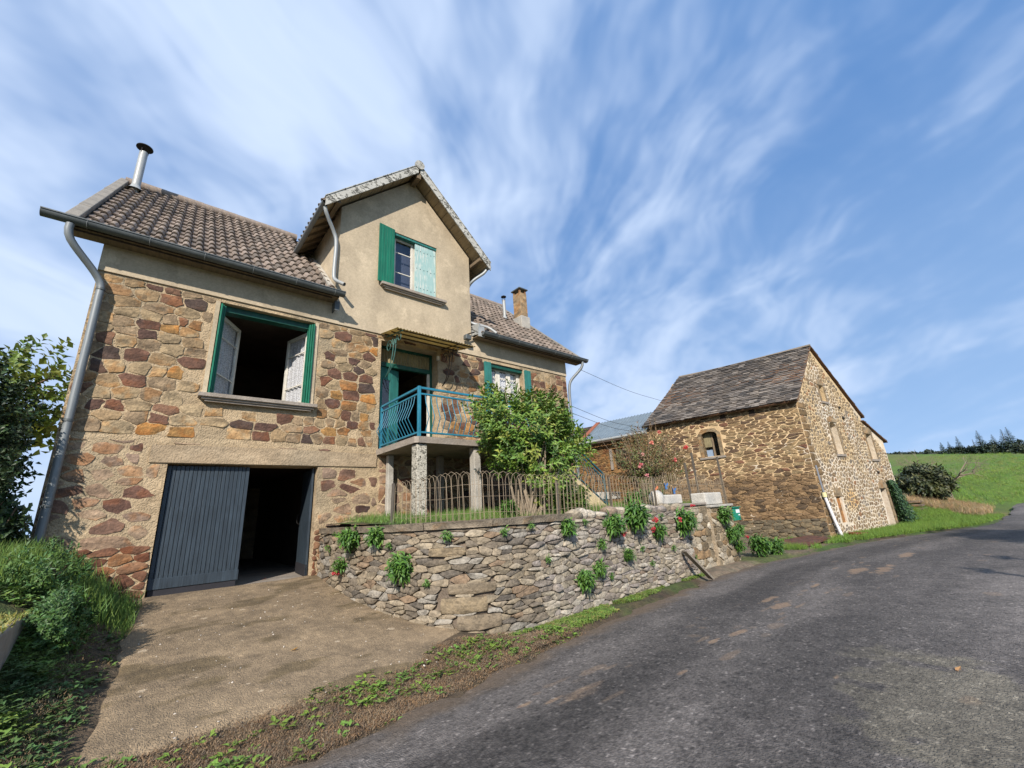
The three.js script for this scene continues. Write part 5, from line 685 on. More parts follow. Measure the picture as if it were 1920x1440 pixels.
// ================================================================ PLANTS
const V3 = (x, y, z) => new THREE.Vector3(x, y, z);
function leafGeo(list) {                         // list of {p, d (axis), u (face), L, W, c, curl}
  const pos = new Float32Array(list.length * 36), col = new Float32Array(list.length * 36), nor = new Float32Array(list.length * 36); let o = 0; const side = V3(), n = V3(), q = V3(), e1 = V3(), e2 = V3();
  for (const f of list) {
    side.crossVectors(f.d, f.u).normalize(); n.crossVectors(side, f.d).normalize(); const at = (a, b, c) => [f.p.x + f.d.x * a + side.x * b + n.x * c, f.p.y + f.d.y * a + side.y * b + n.y * c, f.p.z + f.d.z * a + side.z * b + n.z * c];
    const L = f.L, W = f.W / 2, k = f.curl ?? .12; const B = at(0, 0, 0), l = at(L * .45, W, W * .35), r = at(L * .45, -W, W * .35), m = at(L * .5, 0, 0), t = at(L, 0, -L * k);
    for (const tri of [[B, l, m], [l, t, m], [m, t, r], [B, m, r]]) { e1.set(tri[1][0] - tri[0][0], tri[1][1] - tri[0][1], tri[1][2] - tri[0][2]); e2.set(tri[2][0] - tri[0][0], tri[2][1] - tri[0][1], tri[2][2] - tri[0][2]); q.crossVectors(e1, e2).normalize(); for (const v of tri) { pos[o] = v[0]; pos[o + 1] = v[1]; pos[o + 2] = v[2]; nor[o] = q.x; nor[o + 1] = q.y; nor[o + 2] = q.z; col[o] = f.c[0]; col[o + 1] = f.c[1]; col[o + 2] = f.c[2]; o += 3; } }
  }
  const g = new THREE.BufferGeometry(); g.setAttribute('position', new THREE.BufferAttribute(pos, 3)); g.setAttribute('normal', new THREE.BufferAttribute(nor, 3)); g.setAttribute('color', new THREE.BufferAttribute(col, 3)); return g;
}
const rdir = (r, up = 0) => { const a = r() * 6.2832, z = r() * 2 - 1, s = Math.sqrt(1 - z * z); return V3(s * Math.cos(a), z + up, s * Math.sin(a)).normalize(); };
const vary = (r, c, a = .25) => { const k = 1 + (r() - .5) * 2 * a, h = (r() - .5) * a; return [c[0] * k * (1 + h), c[1] * k, c[2] * k * (1 - h)]; };
// shoots: each a twig clothed with leaves; tips fill an uneven crown
function shoots(r, { c, rad, n, per, L, W, len, pal, up = .5, shell = .55, lump = .35, seed = 0, droop = 0, cut }) {
  const out = []; const twigs = [];
  for (let i = 0; i < n; i++) {
    const d = rdir(r), k = Math.pow(r(), .45) * (1 - shell) + shell, w = 1 + lump * 2 * (fbm(d.x * 1.7 + 9 + seed, d.y * 1.7 + d.z * 1.3 + 4, 3, 600 + seed) - .5); const tip = V3(c[0] + d.x * rad[0] * k * w, c[1] + d.y * rad[1] * k * w, c[2] + d.z * rad[2] * k * w);
    if (cut && cut(tip)) continue; const ax = d.clone().multiplyScalar(.8).add(V3(0, up, 0)).addScaledVector(rdir(r), .35).normalize(), ln = len * (.6 + .8 * r()), b = tip.clone().addScaledVector(ax, -ln); const base = pal[(r() * pal.length) | 0]; twigs.push([b, tip]);
    for (let j = 0; j < per; j++) { const t = (j + r() * .6) / per, a = j * 2.4 + r(), s1 = V3(0, 1, 0).cross(ax); if (s1.lengthSq() < .01) s1.set(1, 0, 0); s1.normalize(); const s2 = V3().crossVectors(ax, s1), o = s1.multiplyScalar(Math.cos(a)).addScaledVector(s2, Math.sin(a)); const ld = o.clone().addScaledVector(ax, .55 + .5 * t).add(V3(0, -droop * r(), 0)).normalize(); out.push({ p: b.clone().lerp(tip, t), d: ld, u: ax.clone().addScaledVector(rdir(r), .3), L: L * (.7 + .6 * r()), W: W * (.7 + .6 * r()), c: vary(r, base, .28), curl: .1 + .25 * r() }); }
  }
  return { out, twigs };
}
const GREEN = { laurel: [[.13, .24, .028], [.18, .30, .035], [.09, .18, .022], [.26, .32, .05]], dark: [[.03, .065, .014], [.04, .085, .018], [.022, .05, .014]], lime: [[.10, .19, .025], [.14, .21, .03], [.08, .16, .02]], val: [[.08, .19, .022], [.105, .23, .026], [.06, .15, .02]], olive: [[.06, .075, .02], [.09, .10, .025], [.035, .05, .015]], rose: [[.09, .14, .03], [.15, .18, .05], [.2, .16, .08], [.22, .13, .07]], ivy: [[.025, .075, .02], [.04, .1, .02]], con: [[.04, .07, .045], [.05, .085, .05]] };  // con: conifer greens paled to carry the distance haze

{ // big multi-stemmed evergreen shrub before the balcony
  const r = rng(21), o = thing('evergreen_shrub', 'tall multi-stemmed glossy green shrub in front of the balcony', 'shrub');
  const A = shoots(r, { c: [5.72, 3.1, 2.8], rad: [1.5, 1.08, .82], n: 1050, per: 11, L: .115, W: .045, len: .26, pal: GREEN.laurel, up: .65, shell: .45, lump: .55, seed: 1 });
  const tops = [[5.95, 4.1, 2.75], [6.15, 3.95, 2.9], [6.5, 4.22, 2.7], [6.7, 4.0, 2.8], [6.4, 3.9, 2.6], [5.7, 3.85, 2.8]]; for (const t of tops) for (let k = 0; k < 3; k++) { const ax = V3((r() - .5) * .2, 1, (r() - .5) * .2).normalize(), tip = V3(t[0] + (r() - .5) * .12, t[1] - k * .06, t[2] + (r() - .5) * .12); for (let j = 0; j < 22; j++) { const a = j * 2.4, q = V3(Math.cos(a), .35 + j * .02, Math.sin(a)).normalize(); A.out.push({ p: tip.clone().addScaledVector(ax, -.5 + j * .022), d: q, u: V3(0, 1, 0), L: .12, W: .04, c: vary(r, [.09, .16, .03], .25), curl: .2 }); } }
  const B = shoots(r, { c: [6.1, 1.9, 3.0], rad: [.9, .4, .3], n: 130, per: 9, L: .11, W: .05, len: .25, pal: GREEN.lime, up: .5, shell: .2 });
  mk('foliage', leafGeo(A.out.concat(B.out)), M.leaf, o);
  for (let i = 0; i < 26; i++) { const b = [5.45 + (r() - .5) * .5, 1.4, 2.9 + (r() - .5) * .3], a = r() * 6.28, f = .5 + .5 * r(), e = [5.72 + Math.cos(a) * 1.1 * f, 2.9 + r() * .9, 2.8 + Math.sin(a) * .55 * f]; mk('stem', taper([b, [lerp(b[0], e[0], .35) + (r() - .5) * .08, 2.05, lerp(b[2], e[2], .3)], e], .022 + .012 * r(), .006, 10, 5), M.paleBark, o); }
  rebase(o, 5.5, 1.45, 2.9);
}
function blossom(r, p, s, c) { const L = []; for (let i = 0; i < 26; i++) { const d = rdir(r, .2); L.push({ p: p.clone().addScaledVector(d, s * .15), d: d.clone().addScaledVector(rdir(r), .6).normalize(), u: d, L: s * (.6 + .5 * r()), W: s * .75, c: vary(r, c, .2), curl: -.35 }); } return leafGeo(L); }
{ // rambling rose
  const r = rng(22), o = thing('rose_bush', 'straggling rose bush with pink blooms in front of the barn wall', 'rose bush');
  const A = shoots(r, { c: [11.6, 2.85, 1.55], rad: [1.65, 1.05, .8], n: 1000, per: 8, L: .07, W: .036, len: .45, pal: GREEN.rose, up: .5, shell: .3, lump: .6, seed: 5, cut: p => p.y < 1.7 });
  mk('foliage', leafGeo(A.out), M.leaf, o); mk('twigs', mergeGeometries(A.twigs.map(([a, b]) => taper([[a.x, a.y, a.z], [(a.x + b.x) / 2 + .02, (a.y + b.y) / 2, (a.z + b.z) / 2], [b.x, b.y, b.z]], .006, .003, 2, 4))), std('#8a7350'), o).userData.kind = 'stuff';
  for (let i = 0; i < 22; i++) { const b = [11.2 + (r() - .5) * .7, 1.4, 1.6 + (r() - .5) * .3], e = [11.3 + (r() - .5) * 3.2, 2.5 + r() * 1.3, 1.55 + (r() - .5) * .9]; mk('cane', taper([b, [lerp(b[0], e[0], .3), 2.0 + r() * .3, b[2]], [lerp(b[0], e[0], .7) + (r() - .5) * .3, lerp(2.1, e[1], .7), e[2]], e], .016, .005, 12, 5), M.paleBark, o); }
  for (const [x, y, z, s, c] of [[10.25, 2.62, 2.2, .085, [.75, .30, .30]], [10.5, 2.35, 2.2, .06, [.7, .3, .3]], [12.3, 2.85, 2.1, .085, [.72, .20, .18]], [11.15, 3.3, 2.1, .07, [.75, .28, .2]], [13.3, 3.3, 2.0, .085, [.7, .06, .05]], [12.2, 3.75, 1.8, .07, [.72, .22, .18]], [10.6, 2.95, 2.1, .05, [.7, .4, .35]]]) mk('bloom', blossom(r, V3(x, y, z), s, c), M.leaf, o);
  rebase(o, 11.3, 1.45, 1.6);
}
// valerian clumps rooted in the wall
function valerian(p, n, rad, cnt, label, flowers = [], grp) {
  const r = rng(Math.round(p[0] * 1000 + p[1] * 77)), o = thing('wall_plant', label, 'plant', grp), L = [], N = V3(...n);
  for (let i = 0; i < cnt * 1.7; i++) { const d = rdir(r).addScaledVector(N, .75).add(V3(0, -.1, 0)).normalize(), k = Math.pow(r(), .5); const b = V3(...p).addScaledVector(rdir(r), rad * .75 * k).addScaledVector(N, rad * .35 * r()); L.push({ p: b, d: d.add(V3(0, -.25 * r(), 0)).normalize(), u: V3(0, 1, 0).addScaledVector(N, .6).addScaledVector(rdir(r), .3), L: rad * (.34 + .26 * r()) + .02, W: rad * .12 + .010, c: vary(r, GREEN.val[(r() * 3) | 0], .3), curl: .3 }); }
  mk('foliage', leafGeo(L), M.leaf, o);
  for (const f of flowers) { const q = V3(p[0] + f[0] + n[0] * .12, p[1] + f[1], p[2] + f[2] + n[2] * .12); mk('flower_head', mergeGeometries([0, 1, 2, 3, 4].map(() => blossom(r, q.clone().addScaledVector(rdir(r), .035), .028, [.62, .07, .09]))), M.leaf, o); mk('flower_stem', tube([p, [q.x, q.y - .02, q.z]], .004, 6, 4), std('#5a7a40'), o); }
  return rebase(o, ...p);
}
const nrm = s => { const q = wallAt(s).n; return [q.x, 0, q.z]; };
for (const [s, y, rad, cnt, label, fl] of [
  [1.69, 1.36, .22, 260, 'large leafy clump at the wall top nearest the garage', []], [2.34, 1.38, .17, 190, 'leafy clump at the wall top beside the fence end post', []], [1.36, .95, .15, 120, 'small clump with a red flower low beside the garage jamb', [[0, -.12, .03]]],
  [2.89, .98, .22, 300, 'bushy round clump halfway up the driveway side of the wall', []], [3.62, 1.35, .09, 50, 'tiny sprig below the coping near the wall corner', []], [5.68, 1.33, .17, 150, 'clump below the coping under the evergreen shrub', []],
  [5.98, .52, .19, 200, 'low clump on the road side of the wall, left of a pair', []], [6.43, .62, .15, 120, 'low clump on the road side of the wall, right of a pair', []], [7.73, 1.42, .3, 320, 'largest clump on the road side of the wall top', [[.45, -.12, .1], [.3, -.3, .1]]],
  [6.99, 1.30, .24, 220, 'spreading clump with a red flower next to the largest one', [[.1, -.2, .06]]], [7.36, .75, .15, 110, 'clump in the middle of the road side wall', []], [6.61, 1.0, .11, 60, 'small sprig in a joint of the road side wall', []],
  [8.52, 1.08, .2, 170, 'clump with red flower head right of the largest clump', [[-.3, .22, .06]]], [9.63, 1.2, .3, 330, 'rounded clump with red flowers at the far wall end', [[-.45, .05, .1], [.2, .3, .1]]]]) { const q = wallAt(s); valerian([q.p.x + q.n.x * .05, y, q.p.z + q.n.z * .05], nrm(s), rad, cnt, label, fl, 'plants growing from the wall'); }
for (const [x, y, z, rad, cnt, label, fl] of [[11.75, 1.22, 3.45, .26, 260, 'clump at the top of the garden pier', []], [12.0, .72, 3.45, .24, 240, 'trailing clump halfway down the garden pier', []], [12.3, .42, 3.46, .19, 170, 'clump near the foot of the garden pier', []], [12.5, .8, 3.45, .2, 150, 'clump with a red flower below the mailbox', [[.12, -.2, .06]]], [10.2, .35, 3.25, .13, 80, 'sprig behind the leaning plank', []]]) valerian([x, y, z], [0, 0, 1], rad, cnt, label, fl, 'plants growing from the pier');
for (const [x, z, rad, y, label] of [[13.2, 3.6, .34, .3, 'leafy weed clump on the ground beside the mailbox'], [13.9, 3.75, .3, .18, 'grey-green weed clump beside the flat slab']]) valerian([x, y, z], [0, .6, .5], rad, 260, label, [], 'weeds between pier and barn');
for (const [s, y] of [[.7, 1.2], [1.1, 1.42], [2.6, 1.25], [3.3, .75], [4.4, 1.36], [4.9, 1.4], [5.2, .9], [6.2, 1.38], [6.8, .45], [7.1, 1.1], [7.9, .8], [8.2, .5], [8.8, 1.36], [9.1, .7]]) { const q = wallAt(s); valerian([q.p.x + q.n.x * .04, y, q.p.z + q.n.z * .04], nrm(s), .055 + .03 * ((s * 7) % 1), 26, 'tiny green sprig in a joint of the retaining wall', [], 'tiny sprigs in the wall joints'); }
// garden plants behind the fence
for (const [x, z, rad, label] of [[6.75, 2.9, .26, 'light green perennial behind the fence beside the shrub stems'], [4.9, 2.9, .2, 'low perennial behind the fence near the thin pillar'], [8.9, 2.7, .26, 'low green perennial near the stair foot'], [9.8, 2.4, .3, 'leafy perennial behind the whitewashed block'], [10.9, 2.3, .22, 'perennial between the two whitewashed blocks']]) valerian([x, gardenY(x, z) + .16, z], [0, .7, .3], rad, 240, label, [], 'garden plants behind the wire fence');

// ---- grass: tufts of bent blades
function tuft(seed, n, h, spread, w) { const r = rng(seed), L = []; for (let i = 0; i < n; i++) { const a = r() * 6.28, d = V3(Math.cos(a) * .45 * r(), 1, Math.sin(a) * .45 * r()).normalize(); L.push({ p: V3((r() - .5) * spread, -.01, (r() - .5) * spread), d, u: V3(Math.cos(a), .2, Math.sin(a)), L: h * (.5 + .8 * r()), W: w, c: [1, 1, 1].map(() => 1), curl: .35 }); } return leafGeo(L); }
function rosette(seed, n, s) { const r = rng(seed), L = []; for (let i = 0; i < n; i++) { const a = r() * 6.28; L.push({ p: V3((r() - .5) * s * 1.6, .005 + r() * s * .35, (r() - .5) * s * 1.6), d: V3(Math.cos(a), .25 + .4 * r(), Math.sin(a)).normalize(), u: V3(0, 1, 0), L: s * (.5 + .5 * r()), W: s * (.35 + .25 * r()), c: [1, 1, 1], curl: .15 }); } return leafGeo(L); }
const grassMat = new THREE.MeshPhysicalMaterial({ color: C('#ffffff'), roughness: .7, transmission: .15, thickness: 0, side: THREE.DoubleSide, vertexColors: true });
function strew(name, geo, list, label, cat) { const m = new THREE.InstancedMesh(geo, grassMat, list.length), X = new THREE.Matrix4(), q = new THREE.Quaternion(), c = new THREE.Color(); list.forEach((t, i) => { q.setFromEuler(new THREE.Euler(t.tx ?? 0, t.a, t.tz ?? 0)); X.compose(V3(t.x, t.y, t.z), q, V3(t.s, t.s * (t.h ?? 1), t.s)); m.setMatrixAt(i, X); m.setColorAt(i, c.setRGB(...t.c)); }); m.castShadow = m.receiveShadow = true; m.name = numbered(name); scene.add(m); tag(m, label, cat, null, 'stuff'); return m; }
const gr = rng(9090);
const tuftA = tuft(1, 12, .12, .12, .007), tuftB = tuft(2, 14, .2, .14, .008), tuftS = tuft(3, 14, .055, .12, .006), ros = rosette(4, 10, .05), rosBig = rosette(5, 9, .1);
const T1 = (x, y, z, s, c, h) => ({ x, y, z, s, c: vary(gr, c, .35), h, a: gr() * 6.28, tx: (gr() - .5) * .4, tz: (gr() - .5) * .4 });
{ // verge at the wall foot: short green mat
  const a = [], b = []; for (let i = 0; i < 5200; i++) { const x = 3.6 + gr() * 6.3, z0 = wallZ(x) + .03, z1 = zEdge(x) - .1; if (z1 < z0) continue; const z = lerp(z0, z1, Math.pow(gr(), 1.3)); const k = fbm(x * 1.6, z * 3, 3, 701); if (k < .38 + .35 * ss(.25, .75, (z - z0) / (z1 - z0 + .01))) continue; (gr() < .5 ? a : b).push(T1(x, .03, z, .45 + gr() * .7, gr() < .8 ? [.13, .22, .03] : [.2, .2, .06])); }
  strew('verge_grass', tuftS, a, 'short green grass along the foot of the retaining wall', 'grass'); strew('verge_clover', ros, b, 'creeping green weeds along the foot of the retaining wall', 'weeds');
}
{ // brown matted strip between driveway and road, with green sprouts
  const d = [], g = []; for (let i = 0; i < 10500; i++) { const x = -.8 + gr() * 5.6, ze = zEdge(x), w = x < 3.0 ? .98 : lerp(.95, .4, ss(3.0, 4.6, x)), z = ze - w + gr() * w * .97 + .02; const y = groundY(x, z); const k = fbm(x * 1.7, z * 2.4, 3, 711); if (gr() < .72) d.push(T1(x, y + .005, z, .35 + gr() * .8, gr() < .6 ? [.26, .18, .10] : [.15, .10, .06], .22)); else if (k > .46 || gr() < .15) g.push(T1(x, y + .01, z, .25 + gr() * .55, [.14, .24, .03])); }
  strew('dry_verge_grass', tuftA, d, 'matted brown dry grass between driveway and road', 'dry grass'); strew('verge_sprouts', rosBig, g.slice(0, 420), 'bright green sprouts in the brown verge', 'weeds');
}
{ // left bank: weeds and long grass
  const a = [], b = [], c = []; for (let i = 0; i < 9000; i++) { const z = .2 + gr() * 5, x = -2.6 + gr() * 2.9, lim = along([[0, .2], [1.5, .08], [2.6, -.05], [3.6, -.14], [5, -.4]], z); if (x > lim + .04 * gr()) continue; const y = groundY(x, z); const k = fbm(x * 1.4 + 3, z * 1.4, 3, 721); if (x > lim - .3 && gr() < .65) { c.push(T1(x, y, z, .35 + gr() * .6, gr() < .6 ? [.24, .17, .09] : [.15, .11, .05], .3)); continue; } if (z < 1.6 && gr() < .8) a.push(T1(x, y, z, .55 + gr() * .8, [.12, .21, .03])); else if (x < -.62 && z > 2.1 && z < 3.7) continue; else b.push(T1(x, y, z, .3 + gr() * .5, k > .5 ? [.12, .2, .03] : [.06, .12, .025])); }
  strew('bank_grass', tuftB, a, 'long green grass on the bank by the house corner', 'grass'); strew('bank_weeds', rosBig, b, 'broad-leaved weeds on the bank left of the driveway', 'weeds'); strew('bank_dry_grass', tuftA, c, 'dry grass along the left edge of the driveway', 'dry grass');
}
{ const a = []; for (let i = 0; i < 2600; i++) { const x = 2.95 + gr() * 9.3, z = .3 + gr() * 3.1; if (x < 9.7 ? z > wallZ(x) - .2 : z > 3) continue; if (x > 6.9 && x < 9.2 && z > .4 && z < 1.8) continue; a.push(T1(x, gardenY(x, z), z, .6 + gr() * .8, [.11, .19, .03])); } strew('garden_grass', tuftA, a, 'green grass in the garden behind the wire fence', 'grass'); }
{ // in front of the barn and along the lane
  const a = [], b = []; for (let i = 0; i < 9000; i++) { const x = 12.9 + gr() * 19, ze = zEdge(x) - .12; const zmin = x < 18.6 ? 2.4 : x < 26.6 ? BC[1] + (x - 18.6) * .123 + .1 : 4.4; if (zmin > ze) continue; const z = lerp(zmin, ze, gr()); const k = fbm(x * .9, z * 1.2, 3, 731); if (x < 19 && k < .52) continue; if (Math.abs(x - 17) < 1.4 && Math.abs(z - 3.7) < .5) continue; a.push(T1(x, groundY(x, z), z, .7 + gr() * .9, [.13, .23, .025])); }
  strew('lane_grass', tuftA, a, 'bright green grass strip between the barn and the lane', 'grass');
  for (let i = 0; i < 3400; i++) { const x = 30.2 + gr() * 5.6, t = gr(), z = zEdge(x) - .7 - t * 3.4 - .02 * (x - 30); const k = fbm(x * .8, z, 3, 741); if (k < .38) continue; b.push(T1(x, groundY(x, z), z, 1.0 + gr() * 1.4, gr() < .8 ? [.36, .25, .13] : [.22, .2, .06], .8)); } strew('dry_bank_grass', tuftB, b, 'dry straw-coloured grass on the bank past the barn', 'dry grass');
}
{ // field grass clumps for a broken surface
  const a = []; for (let i = 0; i < 5000; i++) { const x = 36 + Math.pow(gr(), 1.6) * 105, z = zEdge(x) - 1 - gr() * (6 + x * .12) + (x > 46 ? gr() * (x - 40) * .6 : 0); a.push(T1(x, groundY(x, z) - .02, z, 1.2 + gr() * 1.6 + x * .02, gr() < .7 ? [.14, .25, .025] : [.2, .24, .05], .7)); } strew('field_grass', tuftA, a, 'green pasture grass rising to the skyline', 'grass'); }
{ // loose pebbles and litter on the driveway
  const g = new THREE.IcosahedronGeometry(.008, 0), n = 160, m = new THREE.InstancedMesh(g, std('#ffffff'), n), X = new THREE.Matrix4(), c = new THREE.Color(); for (let i = 0; i < n; i++) { const z = .4 + gr() * 3.8, x = .1 + gr() * 3.0; X.compose(V3(x, driveY(z) + .016, z), new THREE.Quaternion().setFromEuler(new THREE.Euler(gr() * 6, gr() * 6, 0)), V3(.5 + gr(), .3 + gr() * .4, .5 + gr())); m.setMatrixAt(i, X); const k = .25 + gr() * .4; m.setColorAt(i, c.setRGB(k, k * .9, k * .76)); } m.castShadow = m.receiveShadow = true; m.name = 'driveway_pebbles'; scene.add(m); tag(m, 'small pale pebbles scattered on the driveway', 'pebbles', null, 'stuff'); }
for (const [x, z, y, c, l] of [[1.55, 3.0, driveY(3.0) + .02, [.6, .32, .03], 'yellow fallen leaf on the driveway'], [1.9, -.5, .71, [.3, .06, .03], 'dark red fallen leaf inside the garage mouth'], [5.6, 8.0, .065, [.45, .25, .1], 'curled brown leaf on the asphalt']]) { const o = mk('fallen_leaf', leafGeo([{ p: V3(x, y, z), d: V3(.8, .1, .5).normalize(), u: V3(0, 1, 0), L: .07, W: .05, c, curl: -.3 }, { p: V3(x + .01, y + .002, z), d: V3(-.5, .2, .6).normalize(), u: V3(0, 1, 0), L: .03, W: .02, c, curl: .2 }]), M.leaf, scene); tag(o, l, 'leaf'); }

// ---- shrubs and trees
function bush(name, label, cat, o_, stems, group) { const r = rng(o_.sd), o = thing(name, label, cat, group), A = shoots(r, o_); mk('foliage', leafGeo(A.out), M.leaf, o); for (let i = 0; i < stems; i++) { const a = r() * 6.28, f = .3 + .5 * r(), b = [o_.c[0] + (r() - .5) * .3, o_.base, o_.c[2] + (r() - .5) * .3]; mk('stem', taper([b, [b[0] + Math.cos(a) * .15, lerp(o_.base, o_.c[1], .5), b[2] + Math.sin(a) * .15], [o_.c[0] + Math.cos(a) * o_.rad[0] * f, o_.c[1] + o_.rad[1] * (.2 + .4 * r()), o_.c[2] + Math.sin(a) * o_.rad[2] * f]], .03, .008, 8, 5), M.bark, o); } return rebase(o, o_.c[0], o_.base, o_.c[2]); }
bush('evergreen_bush', 'dark green bush growing beside the downpipe at the house corner', 'bush', { sd: 31, c: [-2.1, 2.55, .28], rad: [.95, 1.4, .62], n: 2200, per: 10, L: .085, W: .045, len: .3, pal: GREEN.dark.concat([[.05, .09, .02]]), up: .3, shell: .5, lump: .5, seed: 7, base: 1.3 }, 8);
bush('hedge_bush', 'low dark hedge bush on the bank in front of the taller corner bush', 'bush', { sd: 37, c: [-1.5, 1.75, .3], rad: [.48, .78, .4], n: 800, per: 9, L: .1, W: .055, len: .35, pal: GREEN.dark, up: .3, shell: .5, lump: .4, seed: 17, base: 1.5 }, 5);
bush('spreading_shrub', 'low dark green mounded shrub at the left of the driveway', 'shrub', { sd: 32, c: [-.42, .84, 2.3], rad: [.27, .34, .42], n: 420, per: 10, L: .045, W: .022, len: .12, pal: [[.05, .12, .022], [.07, .155, .028]], up: .5, shell: .5, lump: .4, seed: 8, base: .6 }, 4);
bush('grass_like_shrub', 'lighter leafy mound against the stones below the downpipe', 'shrub', { sd: 33, c: [-.75, 1.25, 1.35], rad: [.5, .36, .45], n: 240, per: 9, L: .07, W: .022, len: .18, pal: [[.06, .14, .03], [.08, .17, .03]], up: .7, shell: .4, lump: .4, seed: 9, base: 1.1 }, 3);
{ // low mossy wall at the near left
  const o = thing('low_wall', 'low concrete edge wall topped with yellow moss beside the driveway bank', 'wall'); mk('block', bx(-1.7, -.66, .1, .94, 2.2, 3.6, .03), M.concrete, o); const r = rng(44), L = []; for (let i = 0; i < 2600; i++) { const d = rdir(r, .8); L.push({ p: V3(-1.7 + r() * 1.05, .935 + .02 * r(), 2.3 + r() * 1.26), d, u: rdir(r, .5), L: .03 + .03 * r(), W: .012, c: vary(r, r() < .6 ? [.3, .28, .06] : [.14, .19, .03], .3), curl: .3 }); } const m = mk('moss', leafGeo(L), M.leaf, o); m.userData.kind = 'stuff'; rebase(o, -1.2, .1, 2.9); }
function tree(name, label, { x, z, h, cr, cy, n, per, pal, sd, L, W, ry }, group) {
  const r = rng(sd), o = thing(name, label, 'tree', group), g0 = groundY(x, z); mk('trunk', taper([[x, g0 - .2, z], [x + .1, g0 + h * .3, z], [x - .05, g0 + h * .7, z + .1]], h * .035, h * .012, 10, 8), M.bark, o); const A = shoots(r, { c: [x, g0 + cy, z], rad: [cr, ry ?? cr * .9, cr], n, per, L, W, len: cr * .3, pal, up: .2, shell: .35, lump: .7, seed: sd });
  mk('crown', leafGeo(A.out), M.leaf, o); for (let i = 0; i < 9; i++) { const a = i * 2.4, f = .6 + .3 * r(); mk('limb', taper([[x, g0 + h * (.3 + .04 * i), z], [x + Math.cos(a) * cr * .35, g0 + cy, z + Math.sin(a) * cr * .35], [x + Math.cos(a) * cr * f, g0 + cy + (r() - .3) * cr * .6, z + Math.sin(a) * cr * f]], h * .014, h * .003, 8, 5), M.bark, o); } return rebase(o, x, g0, z);
}
tree('maple_tree', 'yellow-green maple rising behind the left corner of the house', { x: -2.75, z: -2.9, h: 4, cr: 1.6, cy: 2.35, ry: 1.15, n: 520, per: 9, pal: [[.12, .19, .02], [.17, .22, .025], [.09, .15, .02]], sd: 61, L: .14, W: .11 });
tree('unseen_tree', 'leafy tree out of view across the lane, shading the asphalt', { x: 14.3, z: 15.0, h: 7, cr: 2.1, cy: 5.2, ry: 1.5, n: 800, per: 10, pal: GREEN.laurel, sd: 62, L: .2, W: .12 });  // out of view; stands where its crown darkens the far asphalt
bush('rhododendron', 'large olive-green rounded bush behind the barn beside the bare tree', 'bush', { sd: 34, c: [33.0, 1.85, 5.25], rad: [1.2, 1.05, 1.25], n: 560, per: 8, L: .26, W: .1, len: .5, pal: GREEN.olive, up: .3, shell: .5, lump: .35, seed: 11, base: .7 }, 7);
{ // bare tree
  const r = rng(35), o = thing('bare_tree', 'small leafless tree with pale forked branches in the field edge', 'tree'), x = 38.2, z = 5.7, g0 = groundY(x, z); mk('trunk', taper([[x, g0 - .1, z], [x + .1, g0 + .5, z - .05], [x + .25, g0 + .95, z - .1]], .13, .09, 6, 7), M.paleBark, o);
  const grow = (p, d, len, rad, lvl) => { const e = p.clone().addScaledVector(d, len), mid = p.clone().lerp(e, .5).addScaledVector(rdir(r), len * .1); mk('branch', taper([[p.x, p.y, p.z], [mid.x, mid.y, mid.z], [e.x, e.y, e.z]], rad, rad * .5, 4, lvl > 1 ? 4 : 6), M.paleBark, o); if (lvl > 3) return; const k = 2 + (r() < .6 ? 1 : 0); for (let i = 0; i < k; i++) grow(e, d.clone().addScaledVector(rdir(r), .85).add(V3(0, .05, 0)).normalize(), len * (.6 + .2 * r()), rad * .5, lvl + 1); };
  for (const d of [[.7, .6, .8], [-.8, .5, -.4], [.2, .9, -.5], [-.3, .7, .9], [.3, .35, -1.1]]) grow(V3(x + .2, g0 + .85, z - .1), V3(...d).normalize(), 1.0, .085, 0); rebase(o, x, g0, z); }
{ // ivy on the barn's far corner
  const r = rng(36), o = thing('ivy', 'dark green ivy climbing the far corner of the barn gable', 'ivy'), L = []; for (let i = 0; i < 2600; i++) { const y = Math.pow(r(), .8) * 2.0, s = 6.75 + r() * 1.6 * (1 - y / 3.4), d = .05 + .45 * Math.pow(r(), 2) * (1 - y / 2.4); const q = gp(s, y, d); L.push({ p: V3(...q), d: V3(gn[0] * .4, -.8, gn[1] * .4).addScaledVector(rdir(r), .5).normalize(), u: V3(gn[0], .3, gn[1]).addScaledVector(rdir(r), .3), L: .11, W: .1, c: vary(r, GREEN.ivy[(r() * 2) | 0], .35), curl: .1 }); } mk('foliage', leafGeo(L), M.leaf, o); for (let i = 0; i < 6; i++) mk('vine', taper([gp(6.8 + i * .22, 0, .1), gp(6.95 + i * .18, .8, .06), gp(6.9 + i * .12, 1.7, .04)], .02, .006, 6, 5), M.bark, o); rebase(o, ...gp(7.4, 0, .2)); }
// ---- skyline: conifers and far wood
const azOf = px => -6.77 + (px - 1700) * .034;
function conifer(x, z, h, w, sd, label) { const r = rng(sd), o = thing('conifer_tree', label, 'tree', 'conifers on the skyline'), g0 = groundY(x, z) - .6, L = []; mk('trunk', taper([[x, g0, z], [x, g0 + h * .5, z], [x, g0 + h * .97, z]], h * .02, h * .004, 6, 5), M.bark, o); for (let k = 0; k < 26; k++) { const t = k / 26, y = g0 + h * (.1 + .9 * t), rr = w * (1 - t) * (.75 + .5 * r()); const m = 7; for (let i = 0; i < m; i++) { const a = i / m * 6.28 + r() * .8; for (let j = 0; j < 4; j++) L.push({ p: V3(x + Math.cos(a) * rr * j * .2, y, z + Math.sin(a) * rr * j * .2), d: V3(Math.cos(a + (r() - .5)), -.25 + .2 * r(), Math.sin(a + (r() - .5))).normalize(), u: V3(0, 1, 0), L: rr * .45 + .1, W: rr * .22 + .06, c: vary(r, GREEN.con[(r() * 2) | 0], .3), curl: .15 }); } } mk('crown', leafGeo(L), M.leaf, o); rebase(o, x, g0, z); }
